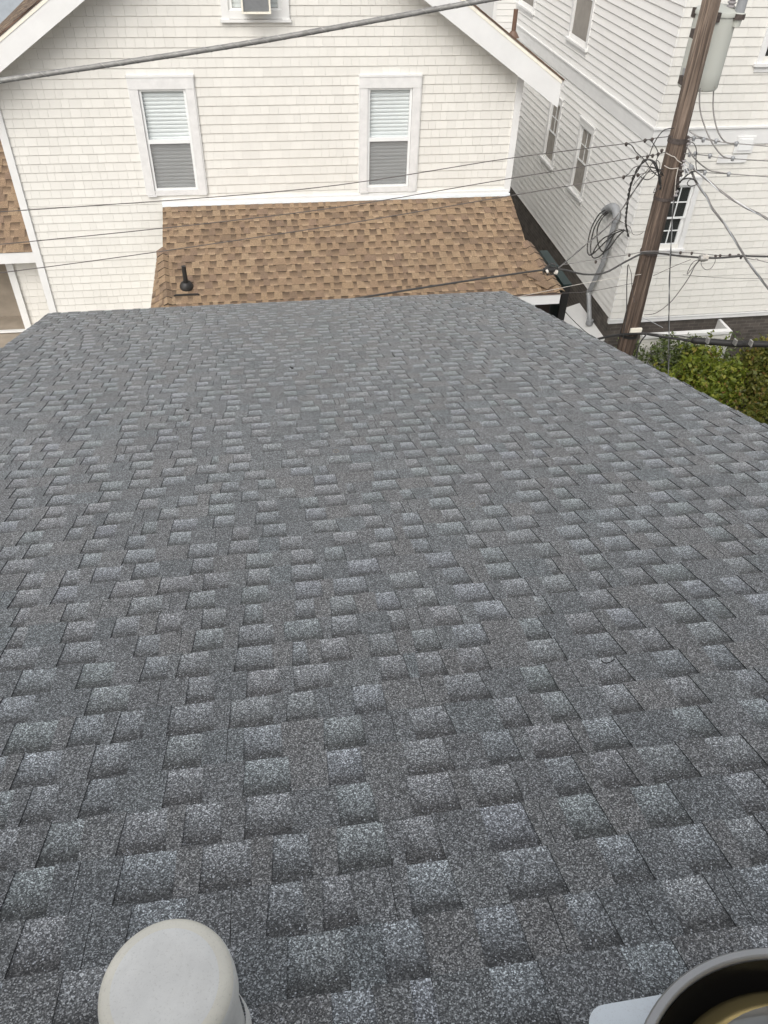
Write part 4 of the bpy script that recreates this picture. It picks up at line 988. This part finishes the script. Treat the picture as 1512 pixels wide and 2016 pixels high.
# twisted drops to the right
G6 = 'twisted drop cables leaving to the right'
twisted('drop_cable', [(1358, 322, 10.7), (1370, 336, 10.6), (1395, 356, 10.5), (1425, 381, 10.3), (1460, 404, 10.1), (1485, 417, 10.0), (1512, 432, 9.9), (1640, 520, 9.2)], .0085, .7, ['cable_grey', 'cable_grey', 'galv'], 'upper twisted grey drop cable slanting down to the right edge', G6)
twisted('drop_cable', [(1362, 340, 10.65), (1374, 364, 10.6), (1392, 389, 10.5), (1404, 413, 10.4), (1424, 438, 10.3), (1450, 478, 10.1), (1470, 512, 10.0), (1487, 535, 9.9), (1512, 568, 9.8), (1600, 690, 9.3)], .009, .7, ['cable_grey', 'cable_grey', 'galv'], 'lower steeper twisted grey drop cable crossing the white wall', G6)
wire('drop_wire', [(1466, 507, 10.2), (1484, 511, 10.1), (1491, 510, 10.1), (1512, 517, 10.0), (1700, 560, 9.4)], .007, 'cable_grey', 'short kinked grey wire leaving the right edge below the black cable')
wire('drop_wire', [(1345, 541, 11.0), (1420, 547, 10.9), (1512, 549, 10.8), (1800, 556, 10.4)], .0035, 'cable_thin', 'very thin wire crossing the white wall below the black cable')
# vertical runs
twisted('riser_wire', [(1327, 395, 10.6), (1324, 420, 10.6), (1321, 480, 10.6), (1318, 560, 10.6), (1317, 620, 10.6), (1317, 680, 10.6), (1315, 745, 10.6)], .0062, .8, ['cable', 'galv'], 'twisted black and silver wire hanging straight down right of the pole')
wire('riser_wire', [(1236, 522, 10.6), (1234, 560, 10.6), (1233, 615, 10.6), (1226, 668, 10.65)], .0075, 'cable', 'black wire hanging straight down along the left of the pole')
wire('riser_wire', [(1237, 520, 10.6), (1243, 540, 10.6), (1244, 565, 10.62), (1249, 595, 10.66)], .005, 'cable_thin', 'thin wire bending towards the left side of the pole')
m = MB(); m.tube(smoothpath([PY(x, y, PYY-.15) for x, y in ((1311, 301), (1322, 307), (1328, 309), (1334, 316), (1342, 321))], 5), .006, 'whitewire', 6); m.tube(smoothpath([PY(x, y, PYY-.15) for x, y in ((1308, 326), (1320, 332), (1334, 331))], 5), .006, 'whitewire', 6)
m.tube(smoothpath([PY(x, y, PYY-.16) for x, y in ((1335, 330), (1331, 350), (1329, 372), (1328, 384))], 5), .006, 'whitewire', 6)
tag(m.build('ground_wire'), 'pale bare wire wound twice around the pole near its steel band', 'wire')
m = MB()
for (a, b) in (((1345, 322), (1362, 332)), ((1345, 322), (1356, 342)), ((1349, 316), (1366, 330)), ((1345, 328), (1350, 345))): m.tube([PY(a[0], a[1], 10.65), PY(b[0], b[1], 10.55)], .006, 'galv', 6)
c = PY(1361, 329, 10.57); m.lathe(c, [(0, -.04), (.035, -.02), (.035, .02), (0, .04)], 'galv', n=10); tag(m.build('wedge_grip'), 'silver wedge grips fanning from the spool rack', 'cable grip')
# lower heavy cables near the foot
lc = wire('comm_cable', [(900, 735, 9.6), (1100, 690, 10.3), (1175, 668, 10.6), (1215, 660, 10.68), (1262, 657, 10.7), (1300, 662, 10.5), (1340, 668, 10.3), (1372, 672, 10.15), (1440, 676, 10.0), (1512, 679, 9.9), (1900, 690, 9.0)], .020, 'rubber', 'heavy black cable tied low on the pole above the shrubs', None, 'cable', 8, 10)
m = MB(); sp2 = smoothpath(path([(1366, 670, 10.18), (1376, 671, 10.13), (1440, 676, 9.98), (1455, 677, 9.95), (1512, 678, 9.88), (1900, 690, 8.98)]), 6)
m.tube(sp2, [.03]+[.052]*(len(sp2)-1), 'rubber', 14); m.build('splice_case', lc)
m = MB()
for x in (1393, 1447, 1478): p = PY(x, 666+(x-1393)*.06, 9.9); m.box((p.x-.012, p.y-.06, p.z-.07), (p.x+.012, p.y+.02, p.z+.02), 'lash')
m.build('tie', lc)
wire('comm_cable', [(1262, 655, 10.72), (1300, 658, 10.6), (1345, 662, 10.4), (1372, 668, 10.2)], .008, 'cable', 'thinner black cable just above the heavy cable at the pole foot', None, 'cable')
wire('drop_wire', [(1273, 658, 10.6), (1262, 672, 10.6), (1255, 690, 10.6), (1250, 730, 10.6)], .012, 'cable', 'black wire curving down the right side of the pole foot')
wire('drop_wire', [(1265, 626, 10.7), (1280, 632, 10.65), (1305, 645, 10.5)], .005, 'galv', 'short silver wire stub beside the pole above the heavy cable')
wire('drop_wire', [(1113, 614, 10.9), (1130, 632, 10.9), (1155, 655, 10.8), (1176, 667, 10.6)], .006, 'cable', 'thin black wire sagging across the white bulkhead')
wire('drop_wire', [(880, 604, 9.4), (985, 591, 9.9), (1060, 576, 10.3), (1160, 556, 10.6), (1262, 540, 10.8)], .0035, 'whitewire', 'very thin pale wire crossing the white fascia to the pole')
wire('drop_wire', [(985, 583, 10.0), (1110, 577, 10.5), (1165, 573, 10.7), (1250, 557, 10.8)], .004, 'cable_thin', 'thin dark wire just below the pale wire near the conduit')
wire('drop_wire', [(1205, 429, 13.6), (1222, 436, 13.4), (1240, 447, 13.0), (1246, 461, 12.8), (1258, 462, 12.7), (1265, 458, 12.6)], .005, 'cable_thin', 'thin curly wire reaching from the conduit head towards the pole')

# ------------------------------------------------------------------ 6. shrubs and vine at the right
def leafcloud(mb, mat, n, blobs, size, rnd, up=.4, droop=0):
    for _ in range(n):
        c, r = rnd.choice(blobs)
        while True:
            p = Vector((rnd.uniform(-1, 1), rnd.uniform(-1, 1), rnd.uniform(-1, 1)))
            if p.length <= 1: break
        L = p.length
        p = p*(.72+.35*rnd.random()) if rnd.random() < .7 and L > .25 else p
        q = Vector((c[0]+p.x*r[0], c[1]+p.y*r[1], c[2]+p.z*r[2]))
        if q.z < .03: continue
        nrm = Vector((rnd.gauss(0, 1), rnd.gauss(0, 1), rnd.gauss(up, 1))).normalized(); a = nrm.orthogonal().normalized()
        a = (Matrix.Rotation(rnd.uniform(0, 6.28), 3, nrm) @ a); b = nrm.cross(a); s = size*rnd.uniform(.6, 1.35); w_ = s*rnd.uniform(.42, .6)
        t = min(1, max(0, rnd.gauss(.5, .25)))
        mb.face([q-a*s, q+b*w_-a*s*.1, q+a*s, q-b*w_-a*s*.1], mat, [(t, 0)]*4)
def shrub(x, y, rx, ry, h, mat, n, size, seed, label):
    rnd = random.Random(seed); e_ = empty('shrub', (x, y, 0), label, 'shrub', 'shrubs below the pole')
    blobs = []
    for k in range(9):
        a = rnd.uniform(0, 6.28); d = rnd.uniform(0, .65); bx_, by_ = x+math.cos(a)*rx*d, y+math.sin(a)*ry*d
        hh_ = h*rnd.uniform(.55, 1.0)*(1-.25*d); blobs.append(((bx_, by_, hh_*.68), (rx*rnd.uniform(.3, .5), ry*rnd.uniform(.3, .5), hh_*.40)))
    blobs.append(((x, y, h*.35), (rx*.85, ry*.85, h*.33)))
    mf = MB(); leafcloud(mf, mat, n, blobs, size, rnd)
    m = MB()
    for (c, r) in blobs:
        m.tube(smoothpath([(x+rnd.uniform(-.1, .1), y+rnd.uniform(-.1, .1), 0), (lin(x, c[0], .5)+rnd.uniform(-.05, .05), lin(y, c[1], .5), c[2]*.5), (c[0], c[1], c[2]+r[2]*.6)], 4), [.022]*4+[.014]*4+[.006], 'stem', 5)
    shoots = []
    for k in range(16):
        (c, r) = rnd.choice(blobs); a = rnd.uniform(0, 6.28); p = Vector((c[0]+math.cos(a)*r[0]*.6, c[1]+math.sin(a)*r[1]*.6, c[2]+r[2]*.7)); dv = Vector((math.cos(a)*.5, math.sin(a)*.5, 1)).normalized()*rnd.uniform(.15, .34)
        m.tube([p, p+dv*.5+Vector((0, 0, .01)), p+dv], [.006, .004, .002], 'stem', 5); shoots.append((p, dv))
    m.build('stem', e_)
    for (p, dv) in shoots:
        for q in range(14): leafcloud(mf, mat, 1, [(tuple(p+dv*(q/13)), (.05, .05, .04))], size*1.1, rnd)
    mf.build('foliage', e_)
    return e_
shrub(6.95, 11.3, .65, .8, 1.15, 'leaf', 5200, .045, 1, 'bright green shrub just right of the pole foot')
shrub(8.0, 11.6, .95, .9, 1.45, 'leaf', 9500, .045, 2, 'tall yellow-green shrub under the black splice sleeve')
shrub(9.4, 11.8, 1.0, .9, 1.35, 'leaf2', 9000, .045, 3, 'olive brown-tinged shrub at the right edge near the brick base')
shrub(7.3, 9.9, .9, .9, 1.3, 'leaf', 8500, .045, 4, 'dark green shrub close against the grey roof edge')
shrub(8.6, 10.2, .95, .9, 1.4, 'leaf2', 9000, .045, 5, 'bushy olive shrub in the middle of the planting')
shrub(7.7, 8.5, .9, .8, 1.4, 'leaf', 8000, .045, 6, 'deep green shrub lowest at the right edge of the roof')
shrub(9.2, 8.7, .95, .9, 1.5, 'leaf', 7000, .045, 7, 'green shrub at the far right beside the roof edge')
shrub(6.2, 9.0, .8, .8, 1.2, 'leaf', 6000, .045, 8, 'low green shrub half hidden below the grey roof')
rnd = random.Random(9)
vi = empty('climbing_vine', (7.2, 12.5, 0), 'sparse pale leafy vine in front of the low white enclosure', 'vine')
m = MB(); blobs = []
for k in range(60):
    x = rnd.uniform(6.45, 8.9); z = rnd.uniform(.2, 1.05 if x > 7.6 else .95); blobs.append(((x, 12.45+rnd.uniform(-.25, .2), z), (.22, .12, .25)))
leafcloud(m, 'leaf3', 5200, blobs, .035, rnd); m.build('foliage', vi)
m = MB()
for k in range(26):
    x = rnd.uniform(6.4, 8.6); pts = [(x, 12.45, 0)]
    for s in range(5): pts.append((pts[-1][0]+rnd.uniform(-.08, .08), 12.45+rnd.uniform(-.1, .1), pts[-1][2]+.2))
    m.tube(smoothpath(pts, 3), .006, 'stem', 5)
m.build('stem', vi)
m = MB(); m.face([(5.9, 8, .02), (11, 8, .02), (11, 13.1, .02), (5.9, 13.1, .02)], 'ground')
rnd = random.Random(19); blobs = [((rnd.uniform(6, 10.8), rnd.uniform(7, 13), .1), (.5, .5, .22)) for _ in range(60)]
leafcloud(m, 'leaf', 9000, blobs, .05, rnd); tag(m.build('ground_cover'), 'low green ground cover between the shrubs', 'ground cover', kind='stuff')

# ------------------------------------------------------------------ 7. houses beyond
bhs = empty('distant_blue_grey_house', (-9, 30, 0), 'pale blue-grey house far behind the left roof slope', 'house')
m = MB(); m.box((-20, 28, 0), (-3.5, 36, 7.2), 'bluewall'); m.build('wall', bhs)
m = MB()
for x in (-12, -10, -8, -6): m.box((x, 27.9, 4.2), (x+.9, 27.99, 5.8), 'trim'); m.box((x+.1, 27.85, 4.3), (x+.8, 27.89, 5.7), 'pane_dark')
m.build('window', bhs)
m = MB(); m.prism([(-20.5, 27.5, 7.2), (-3, 27.5, 7.2), (-3, 32, 10), (-20.5, 32, 10)], (0, 0, -.15), 'grey_tooth'); m.prism([(-3, 36.5, 7.2), (-20.5, 36.5, 7.2), (-20.5, 32, 10), (-3, 32, 10)], (0, 0, -.15), 'grey_tooth'); m.build('roof', bhs)
b2 = empty('distant_white_house', (4, 27, 0), 'white house with blue-grey glazing glimpsed behind the right roof slope', 'house')
m = MB(); clip_courses(m, lambda u, z, o: Vector((u, 26.0-o, z)), .2, 9.5, .14, lambda z: (-3, 9), [], (1.5, 3), 'lap_white', 51, lap=True); m.box((-3, 26.001, 0), (9, 33, 9.5), 'lap_white', (.5, 0)); m.build('wall', b2)
m = MB()
for x in (2.5, 5.0, 6.6): m.box((x, 25.93, 3.2), (x+.9, 25.985, 6.6), 'trim'); m.box((x+.1, 25.90, 3.3), (x+.8, 25.929, 6.5), 'bluewall')
m.build('window', b2)
m = MB(); m.prism([(-3.5, 25.5, 9.5), (9.5, 25.5, 9.5), (9.5, 29.5, 11.5), (-3.5, 29.5, 11.5)], (0, 0, -.15), 'brown_tooth'); m.prism([(9.5, 33.5, 9.5), (-3.5, 33.5, 9.5), (-3.5, 29.5, 11.5), (9.5, 29.5, 11.5)], (0, 0, -.15), 'brown_tooth'); m.build('roof', b2)
# ------------------------------------------------------------------ small litter on the grey roof
def onroof(x, y, h=.012):
    v = ray(x, y); n = Vector((0, SN, CS)); return v*(-(HP-h)/(n.dot(v)))+Vector((0, 0, H))
def twig(pts, rad, mat, lab, grp='litter on the grey roof', cat='twig', name='twig'):
    m = MB(); m.tube(smoothpath([onroof(*p) for p in pts], 4), rad, mat, 5); tag(m.build(name), lab, cat, grp)
twig([(1184, 1300), (1190, 1305), (1200, 1304), (1210, 1298)], .0022, 'rubber', 'dark bent twig on the right part of the grey roof')
twig([(655, 887), (662, 885), (667, 888), (662, 891), (656, 889)], .0014, 'tan', 'small tan ring of dry stalk mid roof', cat='stalk', name='dry_stalk')
twig([(925, 994), (932, 990), (935, 996), (929, 1000)], .0012, 'tan', 'pale curled stalk right of the roof centre', cat='stalk', name='dry_stalk')
twig([(772, 693), (774, 698), (777, 702)], .004, 'rubber', 'short dark twig on the upper part of the roof')
twig([(366, 806), (369, 808), (371, 807)], .006, 'rubber', 'black crumb of debris at the left of the roof', cat='debris', name='debris')
twig([(572, 722), (575, 725), (577, 724)], .006, 'rubber', 'black crumb of debris near the upper middle of the roof', cat='debris', name='debris')
